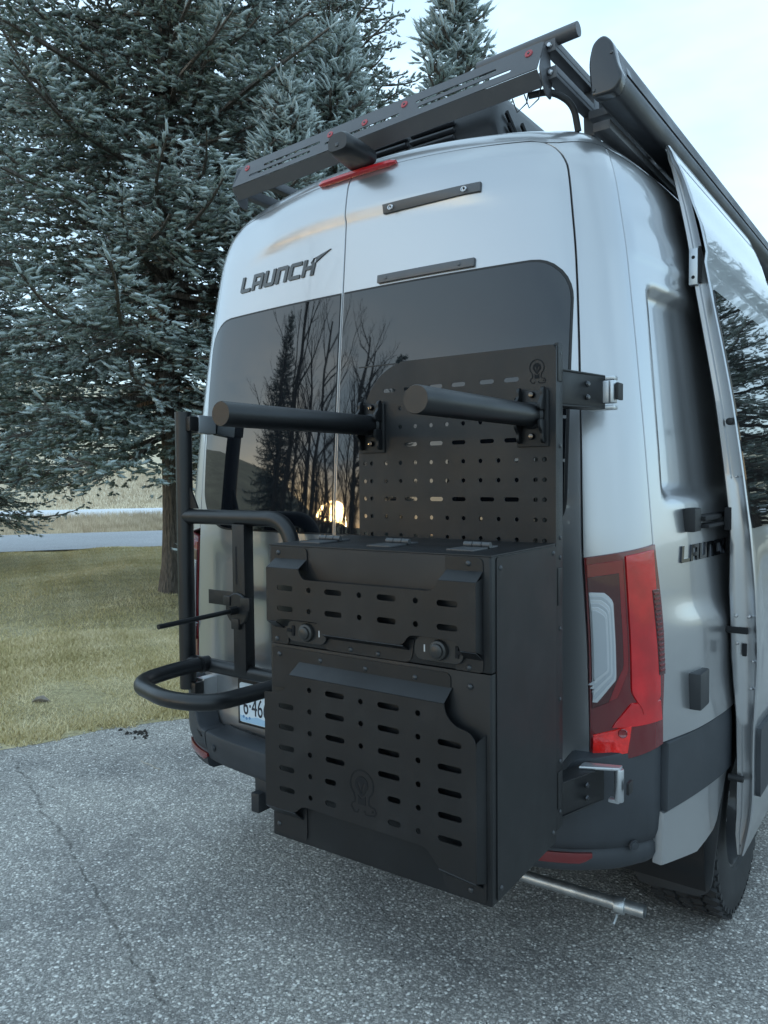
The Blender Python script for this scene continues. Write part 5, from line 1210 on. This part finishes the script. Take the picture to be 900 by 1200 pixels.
# spruces and bare trees round the yard that the glass and paint mirror
spruce('spruce in the yard ahead of the van, mirrored in the side window', (4.2, 16.5, 0), 0.5, MBm, scale=1.05)
spruce('second spruce ahead of the van, farther right, mirrored in the side window', (7.6, 21.5, 0), 2.5, MBm, scale=1.0)
spruce('lone spruce behind the photographer, mirrored in the right rear window', (-14.2, -23.2, 0), 1.5, MC, scale=1.62)
spruce('dense spruce behind the photographer, mirrored in the left rear window', (-18.5, -14.6, 0), 1.0, MBm, scale=.72)
def bare_tree(seed, H):
    g = np.random.default_rng(seed); mb = MB()
    def grow_(p, d, L, r, lev):
        n = 5 if lev < 2 else 3; pts = [p]; rs = [r]
        for i in range(n):
            d = (d + Vector((g.uniform(-1, 1), g.uniform(-1, 1), g.uniform(-.4, 1))) * (.10 + .05 * lev)).normalized(); p = p + d * (L / n); pts.append(p); rs.append(r * (1 - .75 * (i + 1) / n))
        mb.tube(pts, rs, 6 if lev == 0 else (4 if lev == 1 else 3), cap=False)
        if lev >= 3: return
        k = (11, 7, 5)[lev]
        for j in range(k):
            f = (.28 if lev == 0 else .2) + (.70 if lev == 0 else .75) * (j + g.uniform(0, 1)) / k; i = min(n - 1, int(f * n)); q = pts[i].lerp(pts[i + 1], f * n - i)
            a = g.uniform(0, 6.28); dd_ = (d * g.uniform(.6, 1.0) + Vector((math.cos(a), math.sin(a), g.uniform(.1, .5))) * .75).normalized()
            grow_(q, dd_, L * (1 - .6 * f) * g.uniform(.38, .6), max(.006, r * (1 - .7 * f) * .5), lev + 1)
    grow_(Vector((0, 0, -.1)), Vector((0, 0, 1)), H, .016 * H, 0); return mb
bmesh_ = []
for i, H in enumerate((10, 9, 11, 8)):
    mb = bare_tree(50 + i, H); me = bpy.data.meshes.new('trunk_and_branches'); me.from_pydata(mb.v, [], mb.f); shade(me); me.materials.append(BARE); bmesh_.append(me)
ORD = ('first', 'second', 'third', 'fourth', 'fifth', 'sixth', 'seventh', 'eighth', 'ninth', 'tenth', 'eleventh', 'twelfth')
for i, (x, k) in enumerate(((-.78, 6.2), (-.72, 8.5), (-.64, 5.6), (-.55, 7.4), (-.47, 9.5), (-.40, 6.4), (-.30, 8.2), (-.20, 11.0), (-.03, 10.5), (.04, 7.2), (.10, 9.4), (.17, 12.0))):
    ro = empty('bare_tree', 'leafless tree, %s from the left in the row mirrored in the rear windows' % ORD[i], 'tree', (x + k * (x - 1.655), -k * 2.02, 0), i * 1.3, 'leafless trees behind the photographer')
    ro.scale = (1, 1, .8 + .07 * (i % 4)); link(bpy.data.objects.new('trunk', bmesh_[i % 4]), ro)

for i, (x, k, sc_) in enumerate(((-.17, 5.2, .30), (-.10, 6.3, .36), (-.24, 6.0, .34), (-.06, 5.0, .28))):  # shrubs added out of view to break up the sun's reflection in the glass
    ro = empty('glow_break_shrub', 'low leafless shrub added to break up the mirrored sun glow, %s from the left' % ORD[i], 'shrub', (x + k * (x - 1.655), -k * 2.02, 0), i * 2.1, 'unseen shrubs added to break the sun glow')
    ro.scale = (sc_ * 1.6, sc_ * 1.6, sc_); link(bpy.data.objects.new('stems', bmesh_[i % 4]), ro)
# ------------------------------------------------------------------ small litter at the driveway edge
lf = MB(); P = [(0, 0), (.03, .022), (.075, .026), (.115, .012), (.15, 0), (.115, -.016), (.07, -.024), (.03, -.018)]
lf.add([(x, y, .010 + .022 * math.sin(x * 22) + abs(y) * .9) for x, y in P] + [(.05, 0, .012), (.10, 0, .006)], [(0, 1, 8), (1, 2, 8), (2, 9, 8), (2, 3, 9), (3, 4, 9), (4, 5, 9), (5, 6, 9), (6, 8, 9), (6, 7, 8), (7, 0, 8)])
o = lf.build('dry_leaf', mat('dry_leaf', (.30, .26, .22), .8, var=(40, .3)), None, smooth=False, label='curled pale dry leaf on the lawn near the driveway edge', cat='leaf'); o.location = (-3.66, .86, .03); o.rotation_euler = (.2, .1, .8)
g = np.random.default_rng(91); mb = MB()
for k in range(26):
    a = g.uniform(0, 6.28); r = abs(g.normal(0, .05)); x, y = r * math.cos(a) * 1.9, r * math.sin(a); h = g.uniform(.006, .018); e = g.uniform(.01, .022)
    mb.add([(x + e * math.cos(q), y + e * math.sin(q), -.004) for q in (0, 1.3, 2.5, 3.8, 5.0)] + [(x, y, h)], [(0, 1, 5), (1, 2, 5), (2, 3, 5), (3, 4, 5), (4, 0, 5)])
o = mb.build('dirt_clump', mat('wet_dirt', (.025, .022, .019), .9), None, smooth=False, kind='stuff', label='dark clump of dirt and leaf bits on the driveway by the lawn', cat='debris'); o.location = (-2.50, .96, .004)
MB().tube([(-.10, .02, .004), (-.05, .005, .006), (0, .012, .005), (.06, -.008, .006), (.10, .0, .004)], .0028, 5).build('twig', mat('pale_twig', (.38, .34, .28), .8), None, label='thin pale twig lying on the driveway left of the bumper', cat='twig').location = (-1.98, .63, .006)
g = np.random.default_rng(92)
LV = ('biggest', 'second biggest', 'palest', 'darkest')
V = []; F = []
for k in range(420):
    y = g.uniform(-1.2, 2.4); x = float(edge_x(y)) + abs(g.normal(0, .16)) + .0; r = g.uniform(.004, .012); b = len(V); a0 = g.uniform(0, 6)
    V += [(x + r * g.uniform(.7, 1.2) * math.cos(a0 + q * 1.256), y + r * g.uniform(.7, 1.2) * math.sin(a0 + q * 1.256), .001) for q in range(5)] + [(x, y, r * .8)]; F += [(b + q, b + (q + 1) % 5, b + 5) for q in range(5)]
raw('loose_gravel', V, F, mat('gravel_pale', (.34, .32, .29), .85, var=(60, .5)), None, kind='stuff', label='loose pebbles and crumbs along the driveway edge', cat='gravel')

ORD2 = ORD + ('thirteenth', 'fourteenth', 'fifteenth', 'sixteenth')
g = np.random.default_rng(77)
for i in range(16):  # unseen trees added across the sun's direction so twigs cover most of its disc
    az = math.atan2(SUN_AZ.y, SUN_AZ.x) + R_(-7 + 14 * (i + g.uniform(.1, .9)) / 16); d = g.uniform(34, 60)
    ro = empty('bare_tree', 'distant leafless tree added to break up the mirrored sun disc, %s from the left' % ORD2[i], 'tree', (d * math.cos(az), d * math.sin(az), -.2), g.uniform(0, 6), 'unseen distant trees added to break the sun disc')
    q = g.uniform(.55, .8); ro.scale = (q * 1.3, q * 1.3, q); link(bpy.data.objects.new('trunk', bmesh_[i % 4]), ro)

# proud stones in the worn driveway surface, near the viewer, and fallen needles by the lawn
g = np.random.default_rng(5); n_ = 26000
d = 1.9 + 4.6 * g.uniform(0, 1, n_) ** 1.6; a = np.radians(36.4 + g.uniform(-30, 32, n_)); X = CC.x - np.sin(a) * d; Y = CC.y + np.cos(a) * d
ok = X > edge_x(Y) + .15; X, Y = X[ok], Y[ok]; n_ = len(X); r = .0026 + .0052 * g.uniform(0, 1, n_) ** 2.2
ph = g.uniform(0, 6.28, n_); K = 6; ring = []
for q in range(K):
    rr_ = r * g.uniform(.7, 1.25, n_); ring.append(np.stack([X + rr_ * np.cos(ph + q * 6.283 / K), Y + rr_ * np.sin(ph + q * 6.283 / K), np.full(n_, .0055)], 1))
ring.append(np.stack([X + r * g.uniform(-.3, .3, n_), Y + r * g.uniform(-.3, .3, n_), .006 + r * .42], 1))
VV = np.stack(ring, 1).reshape(-1, 3); T = np.concatenate([np.stack([np.arange(n_) * 7 + q, np.arange(n_) * 7 + (q + 1) % K, np.arange(n_) * 7 + 6], 1) for q in range(K)])
STM = blade_mat('aggregate_stones', (0.10, 0.095, 0.09), (0.40, 0.385, 0.36), (0.86, 0.83, 0.78))
bulk('asphalt_stones', VV, T, STM, None, smooth=True, attr=np.repeat(g.uniform(0, 1, n_), 7), kind='stuff', label='pale and dark aggregate stones standing proud of the driveway', cat='stones')
n_ = 2600; Y = g.uniform(-1.5, 3.0, n_); X = edge_x(Y) + g.normal(.02, .22, n_); ph = g.uniform(0, 6.28, n_); L_ = g.uniform(.010, .028, n_); w_ = .0011
z = np.where(X < edge_x(Y) + .1, lawn_z(X, Y) + .012, .008)
dx, dy = np.cos(ph), np.sin(ph)
VV = np.stack([np.stack([X - dy * w_, Y + dx * w_, z], 1), np.stack([X + dy * w_, Y - dx * w_, z], 1), np.stack([X + dx * L_, Y + dy * L_, z + .002], 1)], 1).reshape(-1, 3)
bulk('fallen_needles', VV, np.arange(3 * n_).reshape(n_, 3), mat('brown_needles', (.16, .10, .06), .9), None, kind='stuff', label='brown fallen needles scattered along the lawn edge', cat='needles')
